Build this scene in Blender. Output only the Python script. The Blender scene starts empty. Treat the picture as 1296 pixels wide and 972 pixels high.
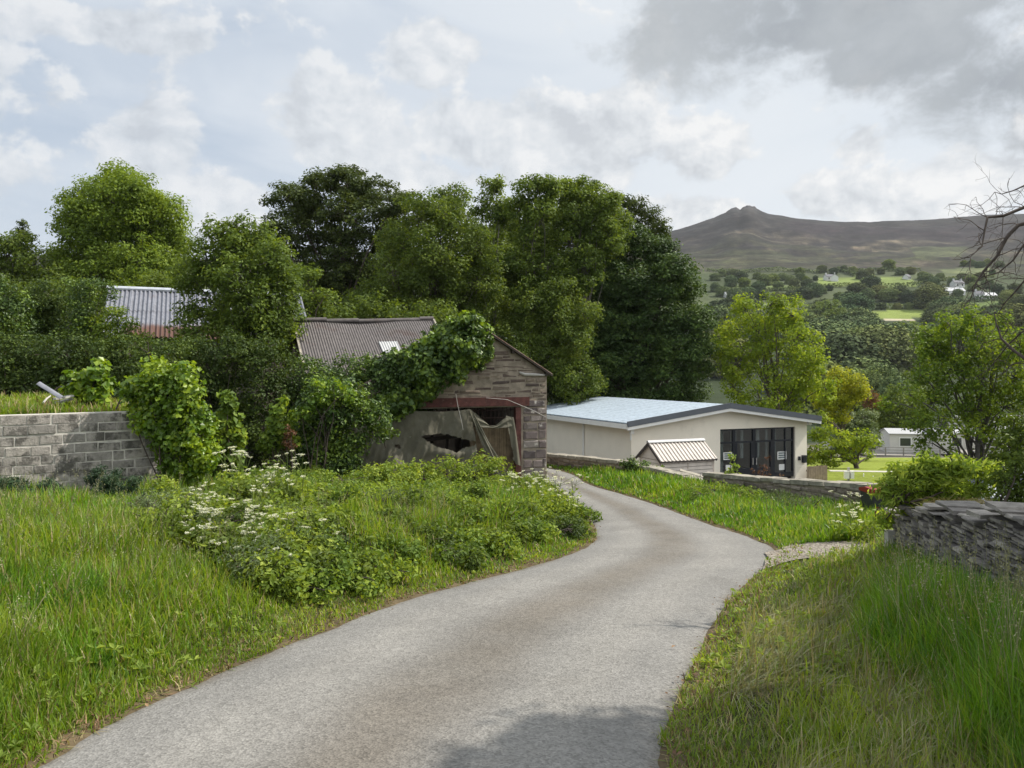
import bpy, math, random
import numpy as np
from mathutils import Vector

random.seed(11)
rng = np.random.default_rng(11)
SC = bpy.context.scene
COL = SC.collection
PI = math.pi
F, UC, VH, EYE = 979.0, 648.0, 470.0, 1.65       # focal length in pixels of the 1296 px wide photo, horizon row, eye height

# ------------------------------------------------------------------ small maths
def W(u, v, Y):
    """world point seen at (u, v) of the photograph at distance Y"""
    return np.array([(u - UC) / F * Y, Y, EYE - (v - VH) / F * Y])

def nrm(a):
    a = np.asarray(a, float)
    return a / np.maximum(np.linalg.norm(a, axis=-1, keepdims=True), 1e-9)

def sstep(a, b, x):
    t = np.clip((np.asarray(x, float) - a) / (b - a), 0, 1)
    return t * t * (3 - 2 * t)

def vnoise(x, y, seed=0):
    x = np.asarray(x, float); y = np.asarray(y, float)
    xi = np.floor(x).astype(np.int64); yi = np.floor(y).astype(np.int64)
    xf = x - xi; yf = y - yi
    xf = xf * xf * (3 - 2 * xf); yf = yf * yf * (3 - 2 * yf)
    def h(i, j):
        n = (i * 374761393 + j * 668265263 + seed * 974711) & 0x7fffffff
        n = ((n ^ (n >> 13)) * 1274126177) & 0x7fffffff
        return ((n ^ (n >> 16)) & 0xffff) / 65535.0
    a = h(xi, yi); b = h(xi + 1, yi); c = h(xi, yi + 1); d = h(xi + 1, yi + 1)
    return (a * (1 - xf) + b * xf) * (1 - yf) + (c * (1 - xf) + d * xf) * yf

def fbm(x, y, seed=0, oct=4):
    s = 0; a = 0.5; t = 0
    for k in range(oct):
        s = s + a * vnoise(np.asarray(x) * 2 ** k, np.asarray(y) * 2 ** k, seed + k * 17); t += a; a *= 0.5
    return s / t

def poly_dist(x, y, poly):
    """unsigned distance to a polyline and the side (+1 = left of its direction)"""
    x = np.asarray(x, float); y = np.asarray(y, float)
    best = np.full(x.shape, 1e18); side = np.ones(x.shape)
    for (ax, ay), (bx, by) in zip(poly[:-1], poly[1:]):
        dx, dy = bx - ax, by - ay
        L = dx * dx + dy * dy
        t = np.clip(((x - ax) * dx + (y - ay) * dy) / L, 0, 1)
        px, py = ax + t * dx, ay + t * dy
        d = (x - px) ** 2 + (y - py) ** 2
        cr = dx * (y - ay) - dy * (x - ax)
        m = d < best - 1e-12
        best = np.where(m, d, best); side = np.where(m, np.sign(cr), side)
    return np.sqrt(best), side

def in_poly(x, y, poly):
    x = np.asarray(x, float); y = np.asarray(y, float)
    r = np.zeros(x.shape, bool)
    n = len(poly)
    for i in range(n):
        x1, y1 = poly[i]; x2, y2 = poly[(i + 1) % n]
        c = ((y1 > y) != (y2 > y)) & (x < (x2 - x1) * (y - y1) / (y2 - y1 + 1e-12) + x1)
        r ^= c
    return r

# ------------------------------------------------------------------ mesh builder
class MB:
    def __init__(s):
        s.v = []; s.n = 0; s.f = []; s.fm = []; s.col = []; s.uv = None
    def add(s, V, Fs, mat=0):
        V = np.asarray(V, float).reshape(-1, 3)
        if isinstance(Fs, np.ndarray):
            groups = [Fs]
        else:
            d = {}
            for f in Fs: d.setdefault(len(f), []).append(f)
            groups = [np.array(g, int) for g in d.values()]
        for g in groups:
            s.f.append(g + s.n); s.fm.append(np.full(len(g), mat, int))
        s.v.append(V); s.n += len(V)
        return s
    def box(s, c, size, ax=None, mat=0, jit=0.0):
        sx, sy, sz = [q / 2 for q in size]
        V = np.array([[x, y, z] for z in (-sz, sz) for y in (-sy, sy) for x in (-sx, sx)])
        if jit: V = V + rng.uniform(-jit, jit, V.shape)
        if ax is not None: V = V @ np.asarray(ax)
        s.add(V + np.asarray(c), [(0, 2, 3, 1), (4, 5, 7, 6), (0, 1, 5, 4), (2, 6, 7, 3), (0, 4, 6, 2), (1, 3, 7, 5)], mat)
        return s
    def beam(s, a, b, w, h, up=(0, 0, 1), mat=0):
        a = np.asarray(a, float); b = np.asarray(b, float)
        d = b - a; L = np.linalg.norm(d); x = d / L
        y = nrm(np.cross(up, x)); z = np.cross(x, y)
        return s.box((a + b) / 2, (L, w, h), np.array([x, y, z]), mat)
    def prism(s, poly, o, au, av, aw, depth, mat=0):
        o = np.asarray(o, float); au = np.asarray(au, float); av = np.asarray(av, float); aw = np.asarray(aw, float)
        n = len(poly)
        A = np.array([o + au * p[0] + av * p[1] for p in poly]); B = A + aw * depth
        fs = [tuple(range(n - 1, -1, -1)), tuple(range(n, 2 * n))] + [(i, (i + 1) % n, n + (i + 1) % n, n + i) for i in range(n)]
        s.add(np.vstack([A, B]), fs, mat); return s
    def tube(s, P, R, seg=6, mat=0, cap=True):
        P = np.asarray(P, float); n = len(P)
        R = np.broadcast_to(np.asarray(R, float), (n,))
        T = np.gradient(P, axis=0); T = nrm(T)
        ref = np.array([0, 0, 1.0]) if abs(T[:, 2]).mean() < 0.8 else np.array([1.0, 0, 0])
        X = nrm(np.cross(T, ref)); Y = np.cross(T, X)
        a = np.arange(seg) / seg * 2 * PI
        V = P[:, None] + R[:, None, None] * (np.cos(a)[None, :, None] * X[:, None] + np.sin(a)[None, :, None] * Y[:, None])
        i = np.arange(n - 1)[:, None] * seg; j = np.arange(seg)[None]; k = (j + 1) % seg
        Q = np.stack([i + j, i + k, i + seg + k, i + seg + j], -1).reshape(-1, 4)
        s.add(V.reshape(-1, 3), Q, mat)
        if cap:
            s.add(V[-1], [tuple(range(seg))], mat); s.add(V[0], [tuple(range(seg - 1, -1, -1))], mat)
        return s
    def grid(s, G, mat=0, flip=False, keep=None):
        h, w = G.shape[:2]
        i = np.arange(h - 1)[:, None] * w; j = np.arange(w - 1)[None]
        Q = np.stack([i + j, i + j + 1, i + w + j + 1, i + w + j], -1).reshape(-1, 4)
        if keep is not None: Q = Q[keep.reshape(-1)]
        if flip: Q = Q[:, ::-1]
        s.add(G.reshape(-1, 3), Q, mat); return s
    def leaves(s, P, N, size, aspect=0.6, fold=0.12, mat=0, tang=None):
        n = len(P)
        if n == 0: return s
        size = np.broadcast_to(np.asarray(size, float), (n,))[:, None]
        t = nrm(np.cross(N, rng.normal(size=(n, 3)))) if tang is None else nrm(tang)
        b = nrm(np.cross(N, t))
        up = N * fold * size
        V = np.stack([P - t * .5 * size, P + b * aspect * .5 * size + up, P + t * .5 * size, P - b * aspect * .5 * size + up], 1)
        s.add(V.reshape(-1, 3), np.arange(4 * n).reshape(n, 4), mat); return s
    def build(s, name, mats, parent=None, origin=None, smooth=False):
        me = bpy.data.meshes.new(name)
        V = np.vstack(s.v)
        loc = np.zeros(3)
        if parent is not None: loc = np.array(wloc(parent))
        elif origin is not None: loc = np.asarray(origin, float)
        V = V - loc
        me.vertices.add(len(V)); me.vertices.foreach_set('co', V.astype(np.float32).ravel())
        lens = np.concatenate([np.full(len(g), g.shape[1], int) for g in s.f])
        li = np.concatenate([g.ravel() for g in s.f])
        me.loops.add(len(li)); me.loops.foreach_set('vertex_index', li.astype(np.int32))
        me.polygons.add(len(lens))
        st = np.concatenate([[0], np.cumsum(lens)[:-1]])
        me.polygons.foreach_set('loop_start', st.astype(np.int32))
        me.polygons.foreach_set('loop_total', lens.astype(np.int32))
        if not isinstance(mats, (list, tuple)): mats = [mats]
        for m in mats: me.materials.append(m)
        me.polygons.foreach_set('material_index', np.concatenate(s.fm).astype(np.int32))
        me.polygons.foreach_set('use_smooth', np.full(len(lens), bool(smooth)))
        me.update(calc_edges=True)
        ob = bpy.data.objects.new(name, me); COL.objects.link(ob)
        if parent is not None: ob.parent = parent
        elif origin is not None: ob.location = loc
        return ob

def wloc(o):
    p = np.array(o.location)
    while o.parent is not None:
        o = o.parent; p = p + np.array(o.location)
    return p

def tag(o, label=None, cat=None, group=None, kind='thing'):
    if label: o['label'] = label
    if cat: o['category'] = cat
    if group: o['group'] = group
    if kind: o['kind'] = kind
    return o

def empty(name, loc, label, cat, group=None):
    o = bpy.data.objects.new(name, None); COL.objects.link(o)
    o.location = [float(q) for q in loc]; o.empty_display_size = .2
    return tag(o, label, cat, group)

def copy_tree(o, parent=None):
    c = o.copy(); COL.objects.link(c)
    if parent is not None: c.parent = parent
    for ch in [q for q in list(o.children)]:
        copy_tree(ch, c)
    return c

# ------------------------------------------------------------------ materials
def newmat(name):
    m = bpy.data.materials.new(name); m.use_nodes = True
    nt = m.node_tree; nt.nodes.clear()
    out = nt.nodes.new('ShaderNodeOutputMaterial')
    return m, nt, out

class N:
    """tiny node helper"""
    def __init__(s, nt): s.nt = nt
    def n(s, t, **k):
        q = s.nt.nodes.new(t)
        for a, b in k.items(): setattr(q, a, b)
        return q
    def l(s, a, b): s.nt.links.new(a, b)
    def val(s, sock, x):
        if hasattr(x, 'is_output'): s.l(x, sock)
        elif isinstance(x, (tuple, list)): sock.default_value = tuple(x) + ((1,) if len(sock.default_value) == 4 and len(x) == 3 else ())
        else: sock.default_value = x
    def math(s, op, a, b=None, c=None, clamp=False):
        q = s.n('ShaderNodeMath', operation=op, use_clamp=clamp)
        s.val(q.inputs[0], a)
        if b is not None: s.val(q.inputs[1], b)
        if c is not None: s.val(q.inputs[2], c)
        return q.outputs[0]
    def mix(s, fac, a, b, blend='MIX'):
        q = s.n('ShaderNodeMix', data_type='RGBA', blend_type=blend)
        s.val(q.inputs[0], fac); s.val(q.inputs[6], a); s.val(q.inputs[7], b)
        return q.outputs[2]
    def noise(s, vec, scale, detail=4, rough=.55, dist=0, w=None):
        q = s.n('ShaderNodeTexNoise')
        if vec is not None: s.l(vec, q.inputs['Vector'])
        q.inputs['Scale'].default_value = scale; q.inputs['Detail'].default_value = detail
        q.inputs['Roughness'].default_value = rough; q.inputs['Distortion'].default_value = dist
        return q.outputs['Fac']
    def ramp(s, fac, stops, interp='LINEAR'):
        q = s.n('ShaderNodeValToRGB'); cr = q.color_ramp; cr.interpolation = interp
        while len(cr.elements) < len(stops): cr.elements.new(.5)
        for e, (p, c) in zip(cr.elements, stops):
            e.position = p; e.color = tuple(c) + (1,) if len(c) == 3 else c
        s.l(fac, q.inputs[0]); return q.outputs[0]
    def smooth(s, x, a, b):
        q = s.n('ShaderNodeMapRange', interpolation_type='SMOOTHSTEP')
        s.val(q.inputs[0], x); q.inputs[1].default_value = a; q.inputs[2].default_value = b
        q.inputs[3].default_value = 0; q.inputs[4].default_value = 1
        return q.outputs[0]
    def bump(s, h, strength=.3, dist=.02):
        q = s.n('ShaderNodeBump'); q.inputs['Strength'].default_value = strength; q.inputs['Distance'].default_value = dist
        s.l(h, q.inputs['Height']); return q.outputs[0]
    def principled(s, col, rough=.7, spec=.3, metal=0, normal=None):
        q = s.n('ShaderNodeBsdfPrincipled')
        s.val(q.inputs['Base Color'], col); s.val(q.inputs['Roughness'], rough)
        s.val(q.inputs['Specular IOR Level'], spec); s.val(q.inputs['Metallic'], metal)
        if normal is not None: s.l(normal, q.inputs['Normal'])
        return q.outputs[0]

def sc3(c, k): return tuple(min(1, q * k) for q in c)

LK = 1.62
def leaf_mat(name, c, c2=None, trans=.38, rough=.55, spec=.18, nscale=.6, per_tree=0):
    """leaf surface: colour differs leaf by leaf and clump by clump; light passes through"""
    m, nt, out = newmat(name); g = N(nt)
    if name.startswith(('leaf', 'grass')): c = sc3(c, LK); c2 = sc3(c2, LK) if c2 else None
    c2 = c2 or (c[0] * 1.5, c[1] * 1.3, c[2])
    geo = g.n('ShaderNodeNewGeometry')
    rnd = geo.outputs['Random Per Island']
    nz = g.noise(geo.outputs['Position'], nscale, 2)
    f = g.math('ADD', g.math('MULTIPLY', rnd, .55), g.math('MULTIPLY', g.smooth(nz, .3, .7), .45))
    col = g.ramp(f, [(0, sc3(c, .6)), (.45, c), (.8, c2), (1, sc3(c2, 1.25))])
    if per_tree:
        oi = g.n('ShaderNodeObjectInfo'); col = g.mix(1, col, g.ramp(oi.outputs['Random'], [(0, (.6, .72, .75)), (.4, (.95, .95, .95)), (.75, (1.2, 1.15, .95)), (1, (1.55, 1.35, 1.0))]), 'MULTIPLY')
    p = g.principled(col, rough, spec)
    t = g.n('ShaderNodeBsdfTranslucent')
    g.l(g.mix(1, col, (1.55, 1.45, .55), 'MULTIPLY'), t.inputs[0])
    mx = g.n('ShaderNodeMixShader'); mx.inputs[0].default_value = trans
    g.l(p, mx.inputs[1]); g.l(t.outputs[0], mx.inputs[2]); g.l(mx.outputs[0], out.inputs[0])
    return m

def plain_mat(name, c, rough=.7, spec=.3, metal=0, var=.15, scale=6, bump=0, bscale=40, stain=None):
    m, nt, out = newmat(name); g = N(nt)
    tc = g.n('ShaderNodeTexCoord').outputs['Object']
    nz = g.noise(tc, scale, 5)
    col = g.ramp(nz, [(.25, sc3(c, 1 - var)), (.75, sc3(c, 1 + var))])
    if stain:
        s2 = g.noise(tc, stain[1], 6, .65)
        col = g.mix(g.math('MULTIPLY', g.smooth(s2, stain[2], stain[2] + .18), stain[3]), col, stain[0])
    nb = g.bump(g.noise(tc, bscale, 4), bump, .01) if bump else None
    g.l(g.principled(col, rough, spec, metal, nb), out.inputs[0])
    return m

def stone_mat(name, cols, rough=.85, scale=8, lichen=None, bump=.5):
    """stones: each one its own tone, with mottling"""
    m, nt, out = newmat(name); g = N(nt)
    geo = g.n('ShaderNodeNewGeometry')
    k = len(cols)
    base = g.ramp(geo.outputs['Random Per Island'], [(i / max(1, k - 1), c) for i, c in enumerate(cols)])
    nz = g.noise(geo.outputs['Position'], scale, 6, .65)
    col = g.mix(1, base, g.ramp(nz, [(.2, (.55, .55, .55)), (.8, (1.45, 1.45, 1.45))]), 'MULTIPLY')
    if lichen:
        l = g.noise(geo.outputs['Position'], lichen[1], 5, .7)
        col = g.mix(g.math('MULTIPLY', g.smooth(l, lichen[2], lichen[2] + .12), lichen[3]), col, lichen[0])
    nb = g.bump(g.noise(geo.outputs['Position'], scale * 5, 5, .7), bump, .02)
    g.l(g.principled(col, rough, .25, 0, nb), out.inputs[0])
    return m

M = {}
def mats():
    M['leaf_lime'] = leaf_mat('leaf_lime', (.088, .13, .018), (.13, .17, .02))
    M['leaf_dark'] = leaf_mat('leaf_dark', (.034, .050, .012), (.054, .070, .015), trans=.25)
    M['leaf_sycamore'] = leaf_mat('leaf_sycamore', (.028, .050, .013), (.055, .085, .018), trans=.22, spec=.2)
    M['leaf_mid'] = leaf_mat('leaf_mid', (.058, .086, .015), (.088, .115, .018))
    M['leaf_ash'] = leaf_mat('leaf_ash', (.062, .094, .017), (.108, .142, .023))
    M['leaf_gold'] = leaf_mat('leaf_gold', (.16, .18, .018), (.23, .22, .02), trans=.45)
    M['leaf_yellow'] = leaf_mat('leaf_yellow', (.105, .15, .016), (.165, .2, .02), trans=.45)
    M['leaf_maple'] = leaf_mat('leaf_maple', (.075, .12, .016), (.14, .18, .02), trans=.42)
    M['leaf_grey'] = leaf_mat('leaf_grey', (.075, .1, .045), (.12, .145, .07), trans=.2)
    M['leaf_ivy'] = leaf_mat('leaf_ivy', (.034, .062, .012), (.10, .145, .018), trans=.22, rough=.45, spec=.32, nscale=1.5)
    M['leaf_ivy_bright'] = leaf_mat('leaf_ivy_bright', (.075, .13, .014), (.15, .2, .016), trans=.4, rough=.4, spec=.45, nscale=1.5)
    M['leaf_hedge'] = leaf_mat('leaf_hedge', (.028, .046, .010), (.056, .08, .013), trans=.25, nscale=1.2)
    M['leaf_bramble'] = leaf_mat('leaf_bramble', (.07, .112, .017), (.15, .19, .024), trans=.35, nscale=1.4)
    M['leaf_nettle'] = leaf_mat('leaf_nettle', (.098, .14, .021), (.17, .205, .032), trans=.38, nscale=2)
    M['leaf_gorse'] = leaf_mat('leaf_gorse', (.022, .042, .020), (.04, .062, .028), trans=.1)
    M['leaf_sage'] = leaf_mat('leaf_sage', (.13, .185, .03), (.22, .26, .05), trans=.42, nscale=3)
    M['leaf_purple'] = leaf_mat('leaf_purple', (.045, .018, .02), (.08, .03, .03), trans=.25)
    M['leaf_red'] = leaf_mat('leaf_red', (.085, .04, .025), (.12, .065, .03), trans=.3)
    M['leaf_far'] = leaf_mat('leaf_far', (.072, .10, .042), (.115, .138, .052), trans=.0, rough=.9, spec=.05, nscale=.08, per_tree=1)
    M['leaf_far_dark'] = leaf_mat('leaf_far_dark', (.054, .068, .030), (.078, .092, .038), trans=.0, rough=.9, spec=.05, nscale=.08, per_tree=1)
    M['bark'] = plain_mat('bark', (.085, .07, .055), .9, .2, var=.4, scale=9, bump=.6, bscale=30)
    M['bark_pale'] = plain_mat('bark_pale', (.13, .118, .095), .9, .2, var=.35, scale=9, bump=.5, bscale=30)
    M['bark_grey'] = plain_mat('bark_grey', (.12, .11, .095), .9, .2, var=.35, scale=12, bump=.5, bscale=40)
    M['twig'] = plain_mat('twig', (.07, .055, .045), .85, .25, var=.4, scale=12)
    M['grass'] = leaf_mat('grass', (.092, .145, .013), (.165, .205, .024), trans=.45, rough=.45, spec=.35, nscale=.9)
    M['grass_lush'] = leaf_mat('grass_lush', (.055, .122, .009), (.10, .18, .014), trans=.45, rough=.45, spec=.35, nscale=1.2)
    M['straw'] = leaf_mat('straw', (.26, .21, .1), (.4, .34, .19), trans=.25, rough=.6, nscale=2)
    M['hay'] = leaf_mat('hay', (.21, .21, .11), (.33, .32, .19), trans=.25, rough=.6, nscale=2)
    M['litter'] = leaf_mat('litter', (.13, .075, .045), (.25, .16, .09), trans=.1, rough=.8, nscale=3)
    M['stem'] = leaf_mat('stem', (.09, .13, .03), (.13, .16, .04), trans=.1)
    M['petal'] = leaf_mat('petal', (.62, .63, .52), (.78, .78, .68), trans=.25, rough=.7, spec=.2)
    M['slate'] = stone_mat('slate', [(.15, .138, .125), (.23, .21, .185), (.115, .105, .1), (.28, .255, .22), (.18, .165, .148), (.34, .31, .27)], scale=9, lichen=((.36, .36, .32), 5, .6, .6))
    M['slate_core'] = plain_mat('slate_core', (.03, .028, .026), .95, .1, var=.4, scale=8)
    M['rubble'] = stone_mat('rubble', [(.13, .105, .08), (.2, .165, .13), (.105, .085, .075), (.24, .205, .165), (.15, .12, .1)], scale=7, lichen=((.3, .28, .22), 4, .6, .5))
    M['barn_stone'] = stone_mat('barn_stone', [(.15, .115, .09), (.075, .052, .047), (.21, .168, .125), (.11, .082, .068), (.26, .21, .16), (.055, .04, .038)], scale=5, lichen=((.36, .31, .24), 3.5, .6, .3))
    M['barn_block'] = stone_mat('barn_block', [(.12, .095, .09), (.085, .07, .068), (.15, .12, .112), (.21, .19, .17)], scale=4, lichen=((.55, .52, .46), 2.2, .56, .75))
    M['mortar'] = plain_mat('mortar', (.25, .21, .165), .95, .1, var=.35, scale=5, bump=.6, bscale=25, stain=((.13, .1, .08), 3, .52, .6))
    M['block'] = stone_mat('block', [(.25, .23, .205), (.31, .285, .255), (.215, .2, .18), (.35, .32, .285), (.28, .255, .23)], scale=7, lichen=((.07, .065, .056), 2.6, .49, .82), bump=1.0)
    M['block_mortar'] = plain_mat('block_mortar', (.50, .47, .42), .95, .1, var=.3, scale=7, bump=.4, stain=((.16, .15, .135), 1.8, .5, .85))
    M['coping'] = plain_mat('coping', (.24, .22, .18), .9, .2, var=.4, scale=5, bump=.6, stain=((.42, .38, .29), 4, .5, .6))
    M['red_paint'] = plain_mat('red_paint', (.082, .030, .025), .75, .25, var=.45, scale=7, bump=.4, stain=((.17, .13, .105), 9, .56, .6))
    M['door_wood'] = plain_mat('door_wood', (.135, .10, .062), .9, .2, var=.4, scale=5)
    M['rust_bar'] = plain_mat('rust_bar', (.06, .035, .028), .85, .2, var=.4)
    M['dark_wood'] = plain_mat('dark_wood', (.045, .036, .03), .9, .2, var=.4, scale=5)
    M['white_render'] = plain_mat('white_render', (.87, .80, .665), .9, .2, var=.05, scale=1.2, bump=.15, bscale=60, stain=((.62, .57, .47), .9, .56, .35))
    M['white_trim'] = plain_mat('white_trim', (.78, .77, .73), .5, .4, var=.05, scale=3)
    M['grey_fascia'] = plain_mat('grey_fascia', (.085, .095, .11), .5, .4, var=.1, scale=3)
    M['pale_concrete'] = plain_mat('pale_concrete', (.42, .4, .36), .9, .2, var=.2, scale=3, bump=.2)
    M['frame_black'] = plain_mat('frame_black', (.014, .016, .022), .4, .4, var=.1)
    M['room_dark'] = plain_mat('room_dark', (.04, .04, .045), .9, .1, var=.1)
    M['room_blue'] = plain_mat('room_blue', (.012, .016, .075), .6, .3, var=.2)
    M['room_floor'] = plain_mat('room_floor', (.06, .05, .042), .6, .3, var=.2)
    M['paper'] = plain_mat('paper', (.78, .78, .74), .7, .2, var=.03)
    M['ink'] = plain_mat('ink', (.03, .07, .085), .7, .2, var=.1)
    M['shed_board'] = plain_mat('shed_board', (.62, .55, .475), .75, .25, var=.1, scale=4, stain=((.3, .26, .21), 3, .55, .5))
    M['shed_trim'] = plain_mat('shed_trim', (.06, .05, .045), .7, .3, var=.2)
    M['shed_roof'] = plain_mat('shed_roof', (.50, .45, .395), .6, .3, var=.14, scale=4)
    M['fence_wood'] = plain_mat('fence_wood', (.3, .235, .165), .85, .2, var=.3, scale=5)
    M['silver_wood'] = plain_mat('silver_wood', (.42, .4, .37), .85, .2, var=.3, scale=6)
    M['pale_metal'] = plain_mat('pale_metal', (.55, .57, .6), .45, .5, metal=.4, var=.15, scale=6, stain=((.25, .23, .22), 6, .6, .5))
    M['car_paint'] = plain_mat('car_paint', (.03, .035, .045), .25, .5, var=.1)
    M['car_red'] = plain_mat('car_red', (.12, .02, .02), .3, .5, var=.1)
    M['car_glass'] = plain_mat('car_glass', (.02, .025, .03), .05, .8, var=.05)
    M['tyre'] = plain_mat('tyre', (.02, .02, .02), .8, .3, var=.2)
    M['chrome'] = plain_mat('chrome', (.6, .6, .6), .3, .5, metal=.8, var=.05)
    M['lamp_lens'] = plain_mat('lamp_lens', (.7, .7, .68), .1, .6, var=.05)
    M['bin_dark'] = plain_mat('bin_dark', (.03, .032, .032), .55, .35, var=.15)
    M['bin_red'] = plain_mat('bin_red', (.22, .018, .014), .5, .4, var=.15)
    M['caravan_wall'] = plain_mat('caravan_wall', (.56, .54, .5), .6, .3, var=.06)
    M['caravan_roof'] = plain_mat('caravan_roof', (.36, .36, .36), .7, .3, var=.1)
    M['window_dark'] = plain_mat('window_dark', (.03, .035, .04), .12, .6, var=.1)
    M['deck'] = plain_mat('deck', (.26, .24, .21), .85, .2, var=.2)
    M['cottage_wall'] = plain_mat('cottage_wall', (.62, .61, .58), .85, .2, var=.08)
    M['cottage_slate'] = plain_mat('cottage_slate', (.12, .12, .13), .8, .3, var=.2)
    M['cottage_sheet'] = plain_mat('cottage_sheet', (.33, .34, .35), .6, .3, var=.15)
    M['rock'] = plain_mat('rock', (.06, .055, .054), .95, .15, var=.5, scale=.06, bump=.8, bscale=.4)
    # window glass: clear with a reflection that grows at grazing angles
    m, nt, out = newmat('glass'); g = N(nt)
    tr = g.n('ShaderNodeBsdfTransparent'); tr.inputs[0].default_value = (.8, .84, .84, 1)
    gl = g.n('ShaderNodeBsdfGlossy'); gl.inputs['Roughness'].default_value = .01
    lw = g.n('ShaderNodeLayerWeight'); lw.inputs[0].default_value = .5
    mx = g.n('ShaderNodeMixShader')
    g.l(g.math('MULTIPLY_ADD', g.math('POWER', lw.outputs['Facing'], 3.5), .7, .12, True), mx.inputs[0]); g.l(tr.outputs[0], mx.inputs[1]); g.l(gl.outputs[0], mx.inputs[2]); g.l(mx.outputs[0], out.inputs[0])
    M['glass'] = m
    # corrugated sheets
    def sheet(name, base, rust, lo, amt, rough, metal, band=None):
        m, nt, out = newmat(name); g = N(nt)
        geo = g.n('ShaderNodeNewGeometry'); pos = geo.outputs['Position']
        uvn = g.n('ShaderNodeUVMap').outputs[0]
        n1 = g.noise(pos, 1.1, 7, .65); n2 = g.noise(pos, 7, 5)
        col = g.ramp(n2, [(.3, sc3(base, .75)), (.7, sc3(base, 1.2))])
        f = g.math('MULTIPLY', g.smooth(n1, lo, lo + .16), amt)
        if band:
            sep = g.n('ShaderNodeSeparateXYZ'); g.l(pos, sep.inputs[0])
            b = g.math('SUBTRACT', 1, g.smooth(g.math('ADD', sep.outputs[2], g.math('MULTIPLY', g.noise(pos, 1.6, 3), .35)), band[0], band[1]))
            bx = g.math('MULTIPLY', g.smooth(sep.outputs[0], band[2], band[2] + .4), g.math('SUBTRACT', 1, g.smooth(sep.outputs[0], band[3], band[3] + .5)))
            f = g.math('MAXIMUM', f, g.math('MULTIPLY', b, bx))
        col = g.mix(f, col, rust)
        g.l(g.principled(col, rough, .3, metal), out.inputs[0]); return m
    M['tin'] = sheet('tin', (.19, .195, .22), (.115, .06, .044), .6, .6, .5, .2, band=(3.4, 3.7, -14.2, -10.8))
    M['brown_sheet'] = sheet('brown_sheet', (.118, .105, .10), (.085, .055, .045), .55, .6, .85, 0)
    M['light_sheet'] = plain_mat('light_sheet', (.42, .42, .41), .6, .3, var=.1)
    M['rust_sheet'] = sheet('rust_sheet', (.2, .15, .12), (.13, .055, .035), .45, .8, .8, 0)
    M['blue_sheet'] = sheet('blue_sheet', (.37, .43, .485), (.355, .41, .46), .6, .5, .5, .1)
    # weathered tarpaulin, thin woven stuff
    m, nt, out = newmat('tarp'); g = N(nt)
    pos = g.n('ShaderNodeNewGeometry').outputs['Position']
    col = g.ramp(g.noise(pos, 1.6, 7, .65), [(.25, (.115, .106, .08)), (.5, (.155, .145, .11)), (.75, (.195, .182, .142))])
    col = g.mix(g.math('MULTIPLY', g.smooth(g.noise(pos, 9, 5, .7), .62, .72), .6), col, (.36, .35, .29))
    p = g.principled(col, .9, .15, 0, g.bump(g.noise(pos, 60, 3), .25, .01))
    t = g.n('ShaderNodeBsdfTranslucent'); g.l(col, t.inputs[0])
    mx = g.n('ShaderNodeMixShader'); mx.inputs[0].default_value = .2
    g.l(p, mx.inputs[1]); g.l(t.outputs[0], mx.inputs[2]); g.l(mx.outputs[0], out.inputs[0]); M['tarp'] = m
    # ground: colour attribute (soil, turf, lawn, heather, fields) with fine mottling
    m, nt, out = newmat('ground'); g = N(nt)
    pos = g.n('ShaderNodeNewGeometry').outputs['Position']
    at = g.n('ShaderNodeAttribute', attribute_name='gcol').outputs[0]
    n1 = g.noise(pos, 3, 6, .65); n2 = g.noise(pos, .045, 7, .68)
    col = g.mix(1, at, g.ramp(n1, [(.25, (.6, .6, .6)), (.75, (1.4, 1.4, 1.4))]), 'MULTIPLY')
    col = g.mix(1, col, g.ramp(n2, [(.3, (.72, .72, .72)), (.7, (1.28, 1.28, 1.28))]), 'MULTIPLY')
    ln = g.n('ShaderNodeVectorMath', operation='LENGTH'); g.l(pos, ln.inputs[0])
    st = g.n('ShaderNodeMapping'); st.inputs['Scale'].default_value = (.035, .022, .10); g.l(pos, st.inputs[0])
    n3 = g.noise(st.outputs[0], 1.0, 9, .72); n4 = g.noise(st.outputs[0], 5.0, 6, .7)
    hill = g.mix(1, g.ramp(n3, [(.32, (.3, .3, .33)), (.5, (.9, .9, .9)), (.68, (1.9, 1.8, 1.6))]), g.ramp(n4, [(.3, (.55, .55, .55)), (.7, (1.45, 1.45, 1.45))]), 'MULTIPLY')
    col = g.mix(g.math('MULTIPLY', g.smooth(ln.outputs['Value'], 620, 760), .9), col, g.mix(1, col, hill, 'MULTIPLY'))
    g.l(g.principled(col, .95, .1, 0, g.bump(g.noise(pos, .35, 6, .7), .6, .6)), out.inputs[0]); M['ground'] = m
    # chip-sealed lane: u of the UV map runs across the road
    m, nt, out = newmat('asphalt'); g = N(nt)
    pos = g.n('ShaderNodeNewGeometry').outputs['Position']
    uv = g.n('ShaderNodeSeparateXYZ'); g.l(g.n('ShaderNodeUVMap').outputs[0], uv.inputs[0])
    across = uv.outputs[0]
    wob = g.math('MULTIPLY', g.math('SUBTRACT', g.noise(pos, .5, 3), .5), .16)
    a2 = g.math('ADD', across, wob)
    cdist = g.math('ABSOLUTE', g.math('SUBTRACT', a2, .50))
    centre = g.math('SUBTRACT', 1, g.smooth(cdist, .02, .2))
    vor = g.n('ShaderNodeTexVoronoi'); g.l(pos, vor.inputs['Vector']); vor.inputs['Scale'].default_value = 75
    sep = g.n('ShaderNodeSeparateColor'); g.l(vor.outputs['Color'], sep.inputs[0])
    chip = g.ramp(sep.outputs[0], [(0, (.125, .12, .11)), (.3, (.165, .159, .146)), (.65, (.187, .18, .166)), (1, (.217, .209, .193))])
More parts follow.
